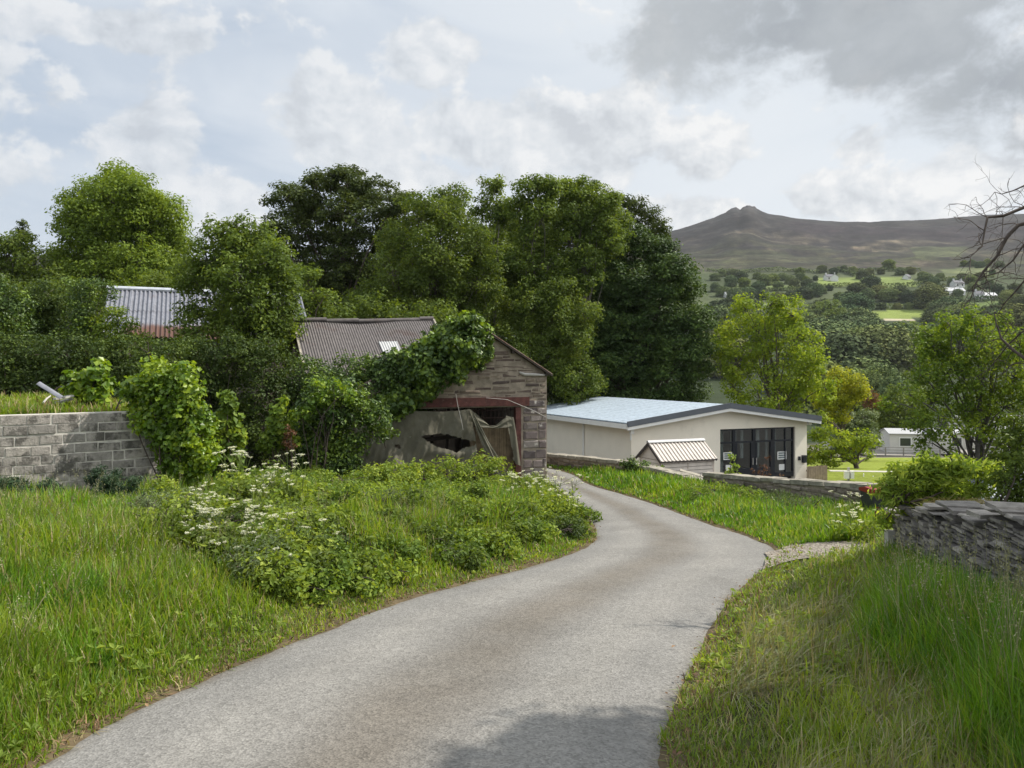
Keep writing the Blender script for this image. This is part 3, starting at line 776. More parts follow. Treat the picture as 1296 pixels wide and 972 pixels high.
def barn():
    root = empty('stone_barn', BF.p(-3, 0, BZ), 'derelict stone barn gable with red timber lintel and wide cart doorway', 'barn')
    s_op0, _ = BF.px(np.array([520.]), np.array([515.])); s_op0 = float(s_op0[0])
    s_op1 = float(BF.px(np.array([658.]), np.array([520.]))[0][0]); z_op = float(BF.px(np.array([600.]), np.array([516.]))[1][0])
    sa, za = -2.55, 3.12; zr, zl, sl = 1.56, 1.1, -6.0
    gable = lambda a: np.interp(a, [sl, sa, 0], [zl, za, zr])
    core = MB(); D = .42
    core.prism([(sl, BZ), (s_op0, BZ), (s_op0, z_op), (s_op1, z_op), (s_op1, BZ), (0, BZ), (0, zr), (sa, za), (sl, zl)], BF.p(0, -D, 0), BF.t, BF.up, BF.n, D)
    Dp = 4.2
    for s0, s1, zt in ((-.45, -.004, zr - .03), (sl + .004, sl + .45, zl - .03)):
        core.prism([(s0, BZ), (s1, BZ), (s1, zt), (s0, zt)], BF.p(0, -Dp, 0), BF.t, BF.up, BF.n, Dp - D - .002)
    core.prism([(sl, BZ), (0, BZ), (0, zr), (sa, za), (sl, zl)], BF.p(0, -Dp - .4, 0), BF.t, BF.up, BF.n, .39)
    core.build('wall', M['mortar'], root)
    op = lambda a, z: s_op0 - .02 < a < s_op1 + .1 and z < z_op + .32
    mb = MB()
    courses(mb, BF, sl, -.005, BZ, 3.1, (.05, .19), (.14, .75), lambda a, z: sl < a < -.05 and z < gable(a) - .1 and not op(a, z) and not (a > s_op1 and z < z_op + .1), -.04, .052, .022, 0, gap=.03, cham=.2, wave=.05, skip=.16)
    courses(mb, BF, s_op1 + .12, -.004, BZ, z_op + .1, (.22, .34), (.34, .62), lambda a, z: s_op1 + .1 < a < -.05, -.025, .052, .016, 1, gap=.02, cham=.1)
    mb.build('stonework', [M['barn_stone'], M['barn_block']], root)
    # lintel, jamb post, rail
    l0 = float(BF.px(np.array([530.]), np.array([510.]))[0][0]); l1 = float(BF.px(np.array([669.]), np.array([510.]))[0][0])
    zt = float(BF.px(np.array([660.]), np.array([502.5]))[1][0])
    m = MB(); BF.box(m, l0, l1, -.1, .07, zt - .27, zt); BF.box(m, l0 + .05, l1 - .35, -.1, .095, zt - .265, zt - .21)
    m.build('lintel', M['red_paint'], root)
    m = MB(); BF.box(m, s_op1 - .16, s_op1 + .02, -.12, .05, BZ, zt - .315)
    m.build('door_post', M['red_paint'], root)
    m = MB()
    for k in range(26):                                  # rusty slats across the top of the opening
        a = s_op0 + (s_op1 - s_op0) * (k + .5) / 26
        m.tube([BF.p(a, -.26, z_op - .62), BF.p(a, -.26, z_op - .02)], .009, 5)
    for zz in (z_op - .1, z_op - .34, z_op - .6): m.tube([BF.p(s_op0, -.25, zz), BF.p(s_op1, -.25, zz)], .012, 5)
    m.build('iron_grille', M['rust_bar'], root)
    m = MB()
    d0 = float(BF.px(np.array([597.]), np.array([560.]))[0][0]); d1 = float(BF.px(np.array([653.]), np.array([560.]))[0][0])
    zd = float(BF.px(np.array([620.]), np.array([542.]))[1][0])
    a = d0
    while a < d1 - .02:
        w = min(rng.uniform(.05, .11), d1 - a); BF.box(m, a, a + w - .006, -.16, -.13 + rng.uniform(0, .012), BZ, zd + rng.uniform(-.02, .02)); a += w
    BF.box(m, d0, d1, -.2, -.165, BZ, zd + .03)
    m.build('door_board', M['door_wood'], root)
    m = MB()                                              # planks and rails in the dark behind the torn sheet
    for k, zz in enumerate((-.2, .02, .25, -.5)): m.beam(BF.p(s_op0 + .2, -.9, zz), BF.p(d0 - .1, -.9 + .1 * k, zz + .08 * (k - 1)), .05, .12)
    for k in range(5): m.beam(BF.p(s_op0 + .4 + .5 * k, -1.1, BZ), BF.p(s_op0 + .5 + .5 * k, -1.0, .5), .05, .08)
    m.build('inner_planks', M['dark_wood'], root)
    # roof sheets of the two slopes
    m = MB(); back = -BF.n
    ap = BF.p(sa, .14, za + .07); er = BF.p(.14, .14, zr + .0)
    dn = er - ap; Lr = np.linalg.norm(dn)
    corr(m, ap, back, dn, 4.6, Lr, .15, .018, .02)
    el = BF.p(sl - .15, .12, zl - .02); dl = el - ap
    corr(m, ap + np.array([0, 0, .01]), back, dl, .9, np.linalg.norm(dl), .15, .018, .02)
    m.build('roof', M['rust_sheet'], root)
    m = MB()
    for k in (.12, .5, .93):
        q = ap + dn * k - np.array([0, 0, .11]); m.beam(q + BF.n * .0, q - BF.n * 3.9, .08, .12)
    m.beam(ap + BF.n * .0 - np.array([0, 0, .05]), er - np.array([0, 0, .05]), .035, .05)
    m.build('purlin', M['dark_wood'], root)
    m = MB(); q0 = BF.p(-.95, .02, 1.62); m.tube([q0, BF.p(-.8, .05, 1.56), BF.p(-.5, .06, 1.55), BF.p(-.06, .05, 1.53)], [.035, .05, .045, .03], 6)
    m.build('timber_end', M['silver_wood'], root)
    # wing behind with the long asbestos-sheet roof
    R = W(548, 404, 28.0); Lf = W(371, 407, 26.1)
    root2 = empty('barn_wing', ((R + Lf) / 2 * [1, 1, 0] + [0, 0, -1.5]).tolist(), 'long low outbuilding with faded brown corrugated roof and one pale roof sheet', 'barn')
    m = MB(); al = R - Lf; Lw = np.linalg.norm(al); dn = np.array([BF.n[0] * 3.0, BF.n[1] * 3.0, -1.78])
    sag = lambda a, b: -.07 * np.sin(np.clip(a / Lw, 0, 1) * PI) + .03 * np.sin(a * 2.1) * (1 - b / 3.5)
    corr(m, Lf, al, dn, Lw, np.linalg.norm(dn), .085, .013, .012, rows=8, cols_per=8, sag=sag)
    dn2 = np.array([-BF.n[0] * 3.0, -BF.n[1] * 3.0, -1.78])
    corr(m, Lf, al, dn2, Lw, np.linalg.norm(dn2), .146, .026, .015, rows=4)
    m.build('roof', M['brown_sheet'], root2)
    m = MB(); up = np.array([0, 0, 1])
    k = 0.0
    while k < Lw - .1:
        w = min(1.1, Lw - k); q = Lf + nrm(al) * (k + .01) + up * (.05 - .07 * math.sin(k / Lw * PI)); m.tube([q, q + nrm(al) * (w - .0)], [.07, .075], 8); k += w
    m.build('ridge_tile', M['brown_sheet'], root2)
    m = MB(); f0 = Lf + nrm(al) * 2.62 + nrm(dn) * 1.5
    corr(m, f0 + np.array([0, 0, .03]), al, dn, .62, .85, .085, .013, .012, rows=3, cols_per=8, sag=lambda a, b: -.06 + 0 * a + 0 * b)
    m.build('roof_light', M['light_sheet'], root2)
    m = MB()
    fr = Frame((Lf + dn)[:2] - BF.n[:2] * .25, al[:2]); zt = float((Lf + dn)[2]) - .08
    fr.box(m, .1, Lw - .1, -.4, 0, -1.6, zt)
    fr.box(m, .1, .5, -5.2, -.41, -1.6, zt); fr.box(m, .1, Lw - .1, -5.6, -5.21, -1.6, zt)
    for s0 in (.1, Lw - .5):
        zr2 = float(Lf[2]) - .12
        m.prism([(0.25, zt), (5.1, zt), (2.75, zr2)], fr.p(s0, 0, 0), -fr.n, fr.up, fr.t, .38)
    m.build('wall', M['mortar'], root2)
    # verge board
    for q in (R + [0, 0, .02], Lf): m = MB(); m.beam(q, q + dn, .06, .055); m.build('verge_board', M['coping'], root2)
barn()

def tin_barn():
    Lf = W(137, 366, 30.0); Rt = W(380, 375, 32.8)
    al = Rt - Lf; Lw = np.linalg.norm(al); dn = np.array([BF.n[0] * 3.2, BF.n[1] * 3.2, -2.0])
    root = empty('tin_barn', (float(Lf[0]) + 3, float(Lf[1]), 0.0), 'tin roofed barn with silvery corrugated sheets rusting red at the eave', 'barn')
    m = MB()
    nS = 9; wS = Lw / nS                                # overlapping sheets, two rows
    for i in range(nS):
        for r0, r1 in ((0, 1.75), (1.68, 3.77)):
            o = Lf + nrm(al) * (wS * i) + nrm(dn) * r0 + np.array([0, 0, (.012 if i % 2 else 0) - (.012 if r0 else 0) + rng.uniform(-.006, .006)])
            corr(m, o, al, dn, wS + .05, r1 - r0 + (rng.uniform(-.12, .12) if r0 else 0), .152, .034, .004, rows=3, cols_per=8)
    dn2 = np.array([-dn[0], -dn[1], dn[2]])
    corr(m, Lf, al, dn2, Lw, 3.77, .152, .02, .004, rows=2)
    m.build('roof', M['tin'], root)
    m = MB(); m.tube([Lf + [0, 0, .05] - nrm(al) * .1, Rt + [0, 0, .05]], .09, 8); m.build('ridge_cap', M['pale_metal'], root)
    fr = Frame((Lf + dn)[:2] - BF.n[:2] * .25, al[:2]); zt = float((Lf + dn)[2]) - .1
    m = MB(); g0 = 0.0
    fr.box(m, .1, Lw - .1, -.3, 0, g0, zt); fr.box(m, .1, Lw - .1, -6.0, -5.7, g0, zt)
    for s0 in (.1, Lw - .4):
        fr.box(m, s0, s0 + .3, -5.69, -.31, g0, zt); m.prism([(0.3, zt + .002), (5.7, zt + .002), (3.0, float(Lf[2]) - .1)], fr.p(s0, 0, 0), -fr.n, fr.up, fr.t, .3)
    m.build('wall', M['mortar'], root)
tin_barn()

def tarp():
    """one torn sheet hung over the doorway: main fall with a rip, a swag, and two loose tails"""
    mb = MB()
    def patch(top, bot, nu, nv, d, folds, hole=None, wrinkle=.02, seed=0):
        top = np.array(top, float); bot = np.array(bot, float)
        def rs(P, n):
            dd = np.r_[0, np.cumsum(np.linalg.norm(np.diff(P, axis=0), axis=1))]; s = np.linspace(0, dd[-1], n)
            return np.stack([np.interp(s, dd, P[:, 0]), np.interp(s, dd, P[:, 1])], 1)
        A = rs(top, nu); B = rs(bot, nu); k = np.linspace(0, 1, nv)[:, None, None]
        UV = A[None] * (1 - k) + B[None] * k
        u, v = UV[..., 0], UV[..., 1]
        a, z = BF.px(u, v, d)
        kk = np.linspace(0, 1, nv)[:, None]; uu = np.linspace(0, 1, nu)[None]
        off = d + 0 * a
        for amp, fx, ph, slant, g0 in folds:
            off = off + amp * np.sin((uu + slant * kk) * fx * 2 * PI + ph) * np.clip(kk * g0 + .2, 0, 1)
        off = off + wrinkle * (fbm(a * 3.2, z * 1.6, seed, 4) - .5) * 2 + .015 * (fbm(a * 9, z * 6, seed + 5, 3) - .5)
        if hole is not None: off = off + .16 * np.exp(-((u - 572) / 26) ** 2 - ((v - 574) / 8) ** 2) + .07 * np.exp(-((u - 490) / 12) ** 2) * kk
        z = z + .012 * (fbm(a * 4, z * 4, seed + 9, 2) - .5)
        G = BF.P(a, off, z)
        keep = None
        if hole is not None:
            uc = (u[:-1, :-1] + u[1:, 1:]) / 2; vc = (v[:-1, :-1] + v[1:, 1:]) / 2
            keep = np.ones(uc.shape, bool)
            for hp in hole: keep &= ~in_poly(uc + (fbm(uc * .4, vc * .4, 77, 3) - .5) * 4, vc + (fbm(uc * .5, vc * .5, 78, 3) - .5) * 3, hp)
        mb.grid(G, keep=keep)
    rip = [(532, 552), (545, 550), (560, 549), (575, 552), (588, 556), (601, 559), (601, 564), (590, 566), (578, 572), (566, 569), (552, 565), (540, 558)]
    nick = [(500, 562), (508, 564), (505, 568), (499, 565)]
    patch([(449, 533), (465, 526), (485, 519), (500, 518.5), (530, 520.5), (560, 521), (580, 519.5), (594, 517.5), (598, 520)], [(459, 612), (480, 613), (520, 612), (560, 611), (590, 612), (606, 612)], 190, 120, .16,
          [(.05, 4.5, .4, .3, 1.8), (.022, 9.5, 1.1, .5, 1.3), (.013, 17, .3, .2, 1.3), (.05, 2.2, 2.2, -.5, 1)], [rip, nick], .05, 1)
    patch([(592, 518), (602, 523), (612, 532), (620, 539), (628, 538), (636, 531), (644, 527), (649, 530)], [(596, 533), (604, 538), (612, 541), (620, 542), (630, 542), (638, 541), (645, 541), (651, 542)], 70, 24, .22,
          [(.02, 2, .3, .8, 2)], None, .03, 2)
    patch([(593, 519), (602, 526)], [(630, 614), (648, 610)], 18, 110, .24, [(.035, 1.5, .2, .6, 3), (.02, 3.2, .2, -.3, 3)], [[(604, 556), (607, 557), (606, 561), (603, 560)], [(615, 575), (618, 577), (616, 580)]], .02, 3)
    patch([(640, 526), (650, 528)], [(650, 586), (660, 590)], 16, 80, .21, [(.03, 1.2, .9, .4, 3)], [[(640, 545), (643.5, 548), (645.5, 556), (647, 562), (649, 570), (650, 580), (652, 588), (646, 592), (638, 570)]], .02, 4)
    ob = mb.build('tarpaulin', M['tarp'], origin=BF.p(-3, .2, BZ + .3), smooth=True)
    tag(ob, 'torn grey-green tarpaulin hanging across the barn doorway', 'tarpaulin')
    ln = MB()
    q = [BF.p(*c) for c in [(-3.1, .2, .98), (-3.05, .25, .6), (-2.96, .28, .2), (-2.9, .28, -.1)]]; ln.tube(q, .008, 5)
    q = [BF.p(*c) for c in [(-2.1, .12, .84), (-1.4, .1, .78), (-.5, .1, .42), (-.05, .08, .2)]]; ln.tube(q, .007, 5)
    tag(ln.build('rope', M['silver_wood'], origin=BF.p(-2.1, .12, .84)), 'thin frayed cord trailing over the tarpaulin and door post', 'rope')
tarp()

# ------------------------------------------------------------------ white low building, shed and what stands by them
GF = Frame((5.09, 33.0), T23)                   # origin at the front left corner
def studio():
    zb, ze = -3.75, -.68
    wd, ln = 9.7, 11.0
    sa = wd / 2; za = .06 - .10
    root = empty('studio_building', GF.p(wd / 2, 0, zb), 'low white rendered building with shallow pale metal roof and black glazed front', 'building')
    px = lambda u, v: [float(q[0]) for q in GF.px(np.array([float(u)]), np.array([float(v)]))]
    s0, zh = px(911.5, 543.5); s1, _ = px(1006.5, 543.5)
    m = MB(); th = .28; roof_z = lambda a: ze + .02 + (za - ze) * (1 - abs(a - sa) / sa)
    m.prism([(0, zb), (s0, zb), (s0, zh), (0, zh)], GF.p(0, -th, 0), GF.t, GF.up, GF.n, th)
    m.prism([(s1, zb), (wd, zb), (wd, zh), (s1, zh)], GF.p(0, -th, 0), GF.t, GF.up, GF.n, th)
    m.prism([(0, zh), (wd, zh), (wd, roof_z(wd)), (sa, roof_z(sa)), (0, roof_z(0))], GF.p(0, -th, 0), GF.t, GF.up, GF.n, th)
    GF.box(m, .0, th, -ln, -th - .001, zb, roof_z(0)); GF.box(m, wd - th, wd, -ln, -th - .001, zb, roof_z(0)); GF.box(m, th, wd - th, -ln, -ln + th, zb, roof_z(0))
    m.build('wall', M['white_render'], root)
    m = MB(); GF.box(m, th, wd - th, -ln + th, -th, zb, zb + .4); m.build('floor_slab', M['room_floor'], root)
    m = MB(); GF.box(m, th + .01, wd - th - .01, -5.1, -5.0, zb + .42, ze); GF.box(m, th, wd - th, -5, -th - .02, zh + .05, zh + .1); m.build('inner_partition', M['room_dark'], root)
    # roof: ribbed sheet both slopes with eaves
    m = MB(); o = .42; back = -GF.n
    rise = za - ze
    apx = GF.p(sa, o, za + .22)
    for sgn in (-1, 1):
        e = GF.p(sa + sgn * (sa + .42), o, ze + .22 - rise * .42 / sa)
        dn = e - apx; L = np.linalg.norm(dn)
        A = apx; n = nrm(np.cross(back, dn)); n = n if n[2] > 0 else -n
        m.prism([(0, 0), (ln + o + .3, 0), (ln + o + .3, L), (0, L)], A - n * .05, back, nrm(dn), n, .05)
        k = .9
        while k < ln + o:
            m.beam(A + back * k + n * .003, A + back * k + dn + n * .003, .05, .008); k += .9
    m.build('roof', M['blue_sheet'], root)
    f = MB(); w = MB(); sf = MB()
    for sgn in (-1, 1):
        e = GF.p(sa + sgn * (sa + .46), o + .03, ze + .22 - rise * .46 / sa); A = GF.p(sa, o + .03, za + .22)
        dz = np.array([0, 0, 1.])
        f.beam(A - dz * .055, e - dz * .055, .05, .24); w.beam(A - dz * .245 - GF.n * .02, e - dz * .245 - GF.n * .02, .04, .13)
        be = e - GF.n * (ln + o + .2)
        w.beam(e - dz * .16 - GF.n * .06, be - dz * .16, .05, .2)
        sf.beam(GF.p(sa + sgn * (sa + .2), .36, ze + .22 - rise * .3 / sa - .23), GF.p(sa + sgn * (sa + .2), -ln, ze + .22 - rise * .3 / sa - .23), .4, .02)
    f.build('fascia', M['grey_fascia'], root); w.build('barge_board', M['white_trim'], root); sf.build('soffit', M['white_trim'], root)
    # glazed front
    fr = MB(); fw = .07; H0 = zb + .45
    us = [911.5, 931, 956.5, 981, 1006.5]
    ss = [px(u, 560)[0] for u in us]; zt = px(960, 559)[1]
    GF.box(fr, s0, s1, -.2, -.1, zh - fw, zh); GF.box(fr, s0, s1, -.2, -.1, H0, H0 + .22)
    for i, a in enumerate(ss):
        ww = fw if i in (0, 4) else .15
        aa = a if i == 0 else (a - ww if i == 4 else a - ww / 2)
        GF.box(fr, aa, aa + ww, -.203, -.097, H0 + .01, zh - .01)
    GF.box(fr, s0 + .01, s1 - .01, -.19, -.11, zt - .04, zt + .04)
    for i in (1, 2):                      # door leaves: stiles and bottom rails
        a, b = ss[i] + .08, ss[i + 1] - .08
        GF.box(fr, a, a + .1, -.195, -.09, H0 + .02, zt - .045); GF.box(fr, b - .1, b, -.195, -.09, H0 + .02, zt - .045); GF.box(fr, a + .1, b - .1, -.194, -.091, H0 + .2, H0 + .5)
    mid = px(995.5, 560)[0]; GF.box(fr, mid, mid + .05, -.195, -.105, H0 + .2, zh - .06)
    fr.build('window_frame', M['frame_black'], root)
    for i in range(4):
        p = MB(); GF.box(p, ss[i] + .03, ss[i + 1] - .03, -.156, -.144, H0 + .2, zh - .05)
        p.build('glass_pane', M['glass'], root)
    for (u, v) in ((958.5, 584), (954, 584)):
        h = MB(); a, z = px(u, v); h.tube([GF.p(a, -.05, z - .16), GF.p(a, -.05, z + .16)], .018, 6); GF.box(h, a - .01, a + .01, -.1, -.05, z + .1, z + .12); GF.box(h, a - .01, a + .01, -.1, -.05, z - .12, z - .1)
        h.build('door_handle', M['chrome'], root)
    # paper notices stuck behind the panes: headed sheets with three bold lines, too small to read
    for k, (u0, v0, u1, v1, lines) in enumerate([(918, 573, 929, 582, 3), (986.5, 572, 998, 581.5, 3), (988.5, 588, 996.5, 595, 0), (921, 589, 929, 596, 0)]):
        a0, z1 = px(u0, v0); a1, z0 = px(u1, v1)
        n = MB(); GF.box(n, a0, a1, -.142, -.136, z0, z1)
        q = n.build('notice', M['paper'], root)
        if lines:
            for j in range(lines):
                t = MB(); zz = z1 - (z1 - z0) * (.2 + .28 * j); x = a0 + (a1 - a0) * .12
                while x < a1 - (a1 - a0) * .18:
                    w_ = rng.uniform(.02, .045); GF.box(t, x, x + w_, -.135, -.132, zz - .035, zz + .03); x += w_ + .012
                t.build('lettering_line', M['ink'], q)
    # small fittings
    b = MB(); a, z = px(1016.5, 581); GF.box(b, a - .1, a + .1, .005, .13, z - .16, z + .12); b.prism([(-.115, z + .12), (.115, z + .12), (.1, z + .19), (-.1, z + .19)], GF.p(a, .003, 0), GF.t, GF.up, GF.n, .15)
    a2, z2 = px(1011, 580); GF.box(b, a2 - .05, a2 + .05, .004, .07, z2 - .09, z2 + .09)
    b.build('letter_box', M['frame_black'], root)
    b = MB(); a, z = px(1023, 540.5); GF.box(b, wd + .005, wd + .22, -.2, .1, ze - .22, ze + .0); GF.box(b, wd - .1, wd + .005, .004, .05, ze - .06, ze - .02); b.build('outlet_box', M['white_trim'], root)
    b = MB(); GF.box(b, -.12, .04, .005, .16, ze - .33, ze - .1); b.tube([GF.p(-.06, .06, ze - .32), GF.p(-.06, .06, ze - .6)], .035, 8); b.build('gutter_outlet', M['white_trim'], root)
    b = MB(); q = GF.p(-.05, -4.2, 0); b.tube([q + [0, 0, zb], q + [0, 0, ze]], .045, 8); b.build('downpipe', M['white_trim'], root)
    for a0, a1, d in ((.12, .3, -.5), (.36, .62, -.55), (1.15, 1.5, -.7), (1.62, 1.8, -.6), (2.5, 2.75, -.6), (3.0, 3.12, -.5), (3.4, 3.7, -.55)):
        c = MB(); n = 14; t = np.linspace(0, 1, n); X = s0 + a0 + (a1 - a0) * t; Dd = d + .05 * np.sin(t * 18)
        G = np.stack([GF.P(X, Dd, np.full(n, zz)) for zz in (H0 + (.2 if a0 < 1 else .9), zh - .08)]); c.grid(G); c.grid(G - GF.n * .01, flip=True); c.build('pale_strip', M['paper'], root)  # pale wavy strips set upright behind the panes
    # furniture behind the glass
    fb = MB(); a, _ = px(943, 590); GF.box(fb, a - .5, a + .5, -2.2, -1.5, zb + .42, zb + .85); GF.box(fb, a - .5, a + .5, -2.35, -2.2, zb + .6, zb + 1.55)
    o = fb.build('armchair', M['room_blue'], origin=GF.p(a, -1.9, zb + .42)); tag(o, 'dark blue high-backed chair behind the glazed doors', 'chair')
studio()

def shed():
    SF = Frame(W(837, 600, 28.6)[:2], T23)
    wd, dp, zb = 2.36, 1.5, -3.0
    ze, zr = float(SF.px(np.array([868.]), np.array([581.5]))[1][0]), 0
    zr = z_at(562, 29.3)
    root = empty('garden_shed', SF.p(wd / 2, -dp / 2, zb), 'small beige boarded shed with pale ribbed roof before the white building', 'shed')
    m = MB(); z = zb; k = 0
    bh = .135
    while z < ze - .02:
        h = min(bh, ze - z)
        # overlapping boards, each tilted out at its foot
        for (o, t, n, L) in ((SF.p(0, 0, 0), SF.t, SF.n, wd), (SF.p(0, -dp, 0), SF.n, -SF.t, dp)):
            m.prism([(0, z), (.04, z), (.012, z + h - .016), (0, z + h - .016)], o - n * .03, n, SF.up, t, L)
        SF.box(m, wd - .02, wd, -dp, -.03, z, z + h)
        z += bh
    zz = ze; half = dp / 2
    while zz < zr - .03:
        h = min(bh, zr - zz); k0 = half * (zz - ze) / (zr - ze); k1 = half * (zz + h - ze) / (zr - ze)
        m.prism([(-dp + k0, zz), (-k0, zz), (-k1, zz + h), (-dp + k1, zz + h)], SF.p(-.012, 0, 0), SF.n, SF.up, SF.t, .03)
        m.prism([(-dp + k0, zz), (-k0, zz), (-k1, zz + h), (-dp + k1, zz + h)], SF.p(wd - .02, 0, 0), SF.n, SF.up, SF.t, .03)
        zz += bh
    SF.box(m, .01, wd - .01, -dp + .02, -dp + .05, zb, ze)
    m.build('wall', M['shed_board'], root)
    q = MB(); SF.box(q, .004, wd - .024, -.06, -.031, zb, ze); SF.box(q, .031, .05, -dp + .06, -.062, zb, ze); q.build('gap_shade_backing', M['shed_trim'], root)  # added dark backing, its colour stands in for shadow between the boards
    for p0, p1, q in ((-.02, .012, .03), (wd - .02, wd + .02, .03), (wd / 2 - .006, wd / 2 + .006, .0235)):
        t = MB(); SF.box(t, p0, p1, -.004, q, zb, ze - .02); t.build('corner_post', M['shed_board'], root)
    r = MB(); ov = .1
    for sg in (1, -1):
        d_e = (ov) if sg == 1 else (-dp - ov)
        A = SF.p(-ov, -dp / 2, zr + .05); e = SF.p(-ov, d_e, ze - (zr - ze) * ov / half + .05)
        dn = e - A; L = np.linalg.norm(dn); n = nrm(np.cross(SF.t, dn)); n = n if n[2] > 0 else -n
        r.prism([(0, 0), (wd + 2 * ov, 0), (wd + 2 * ov, L), (0, L)], A - n * .03, SF.t, nrm(dn), n, .03)
        x = .04
        while x < wd + 2 * ov - .04:
            r.prism([(-.035, 0), (.035, 0), (.022, .034), (-.022, .034)], A + SF.t * x + n * .001, SF.t, n, nrm(dn), L); x += .165
    r.build('roof', M['shed_roof'], root)
    b = MB()
    for s_ in (-ov - .005, wd + ov - .02):
        for d_e in (ov, -dp - ov):
            b.beam(SF.p(s_, -dp / 2, zr + .01), SF.p(s_, d_e, ze - (zr - ze) * ov / half + .01), .03, .09)
    SF.box(b, -ov, wd + ov, ov - .03, ov - .005, ze - .075, ze - .03)
    b.build('barge_board', M['shed_trim'], root)
    c = MB(); c.prism([(-.1, -.02), (0, .05), (.1, -.02), (.1, .0), (0, .075), (-.1, .0)], SF.p(-ov - .02, -dp / 2, zr + .07), SF.n, SF.up, SF.t, wd + 2 * ov + .04)
    c.build('ridge_cap', M['light_sheet'], root)
shed()

def yard_things():
    # short board fence right of the white building
    A = W(1021, 607, 36.4); B = W(1047, 607, 36.8)
    fr = Frame(A[:2], (B - A)[:2]); Ln = np.linalg.norm((B - A)[:2]); zt = z_at(590, 36.5); zb = zt - 1.0
    root = empty('board_fence', fr.p(Ln / 2, 0, zb), 'short brown upright-board fence beside the white building corner', 'fence')
    m = MB(); a = 0
    while a < Ln - .04:
        fr.box(m, a, a + .085, 0, .02, zb, zt + rng.uniform(-.015, .015)); a += .1
    m.build('boards', M['fence_wood'], root)
    m = MB()
    for zz in (zt - .2, zb + .25): fr.box(m, 0, Ln, -.04, -.002, zz - .04, zz + .04)
    m.build('rail', M['fence_wood'], root)
    # service post with a pale box
    p = W(1075, 607, 37.5); zt = z_at(597, 37.5)
    root = empty('service_post', (p[0], p[1], zt - .9), 'short post carrying two pale meter boxes at the lawn edge', 'post')
    m = MB(); m.box((p[0], p[1] + .1, zt - .35), (.09, .09, 1.1)); m.build('post', M['silver_wood'], root)
    for dx, w in ((-.14, .22), (.13, .16)):
        m = MB(); m.box((p[0] + dx, p[1], zt - .16), (w, .14, .34)); m.box((p[0] + dx, p[1] - .005, zt + .02), (w + .02, .17, .02)); m.build('meter_box', M['white_trim'], root)
    for k, (u, v, Y) in enumerate([(1093, 605, 39.0), (1105, 608, 39.0)]):
        p = W(u, v, Y); m = MB(); m.tube([p - [0, 0, .5], p + [0, 0, .2]], [.035, .03], 8); m.add(*cone(p + [0, 0, .2], .03, .05))
        tag(m.build('marker_peg', M['white_trim'], origin=p - [0, 0, .5]), ['white marker peg on the lawn right of the meter boxes', 'white marker peg on the lawn nearest the leafy wall top'][k], 'peg')
    # pale kerb path along the lawn
    m = MB(); A = W(1050, 606, 41.5); B = W(1128, 613, 40.5); za = Hs(A[0], A[1]); zc = Hs(B[0], B[1])
    q0 = np.array([A[0], A[1], za]); q1 = np.array([B[0] + 4, B[1], Hs(B[0] + 4, B[1])])
    m.beam(q0 - [0, 0, .06], q1 - [0, 0, .06], .5, .16); tag(m.build('path', M['pale_concrete']), kind='structure')

def cone(p, r, h, seg=8):
    a = np.arange(seg) / seg * 2 * PI
    V = np.vstack([np.stack([np.cos(a) * r, np.sin(a) * r, a * 0], 1) + p, [p + np.array([0, 0, h])]])
    return V, [(i, (i + 1) % seg, seg) for i in range(seg)]
yard_things()

def caravan(label, p, t, L, zb, h=2.5, wins=3, deck=True):
    fr = Frame(p[:2], t); D = 3.4
    root = empty('static_caravan', fr.p(L / 2, -D / 2, zb), label, 'caravan', 'static caravans beyond the lawn')
    m = MB(); m.prism([(0, zb + .55), (-D, zb + .55), (-D, zb + h), (-D / 2, zb + h + .38), (0, zb + h)], fr.p(0, 0, 0), fr.n, fr.up, fr.t, L); m.build('body', M['caravan_wall'], root)
    m = MB()
    for d0 in (.15, -D - .15):
        A = fr.p(-.12, -D / 2, zb + h + .44); m.beam((fr.p(L / 2, -D / 2, zb + h + .42)) * 0 + A + nrm(fr.t) * 0, A + 1e-3, .01, .01) if False else None
        q = [fr.p(-.12, -D / 2, zb + h + .43), fr.p(L + .12, -D / 2, zb + h + .43), fr.p(L + .12, d0, zb + h + .02), fr.p(-.12, d0, zb + h + .02)]
        V = np.array(q + [x - np.array([0, 0, .07]) for x in q]); m.add(V, [(0, 1, 2, 3), (7, 6, 5, 4), (0, 4, 5, 1), (1, 5, 6, 2), (2, 6, 7, 3), (3, 7, 4, 0)])
    m.build('roof', M['caravan_roof'], root)
    m = MB(); fr.box(m, .3, L - .3, -D + .3, -.12, zb, zb + .54); m.build('skirt', M['dark_wood'], root)
    for i in range(wins):
        a = L * (i + .5) / wins
        w = MB(); fr.box(w, a - .55, a + .55, .004, .05, zb + 1.25, zb + 2.15); q = w.build('window', M['white_trim'], root)
        w = MB(); fr.box(w, a - .48, a + .48, .051, .06, zb + 1.32, zb + 2.08); w.build('pane', M['window_dark'], q)
    if deck:
        m = MB(); fr.box(m, -2.6, L * .5, .1, 2.0, zb + .45, zb + .58); fr.box(m, -2.6, -.05, -D, .09, zb + .45, zb + .58)
        for k in range(5): fr.box(m, -2.5 + k * 1.6, -2.4 + k * 1.6, 1.85, 1.95, zb - .1, zb + 1.35)
        for zz in (.8, 1.05, 1.3): fr.box(m, -2.55, L * .5, 1.86, 1.93, zb + zz, zb + zz + .05)
        m.build('deck', M['deck'], root)
    return root
caravan('pale static caravan with dark gap under it and railed deck beyond the lawn', W(1126, 578, 76), (.95, -.2), 8.5, z_at(581, 76))
caravan('white static caravan half hidden behind the multi-stemmed tree', W(1190, 578, 74), (.98, .1), 10, z_at(582, 74), deck=False)
caravan('static caravan with window end seen low between the tree stems', W(1262, 576, 68), (.9, -.3), 8, z_at(583, 68), wins=4)
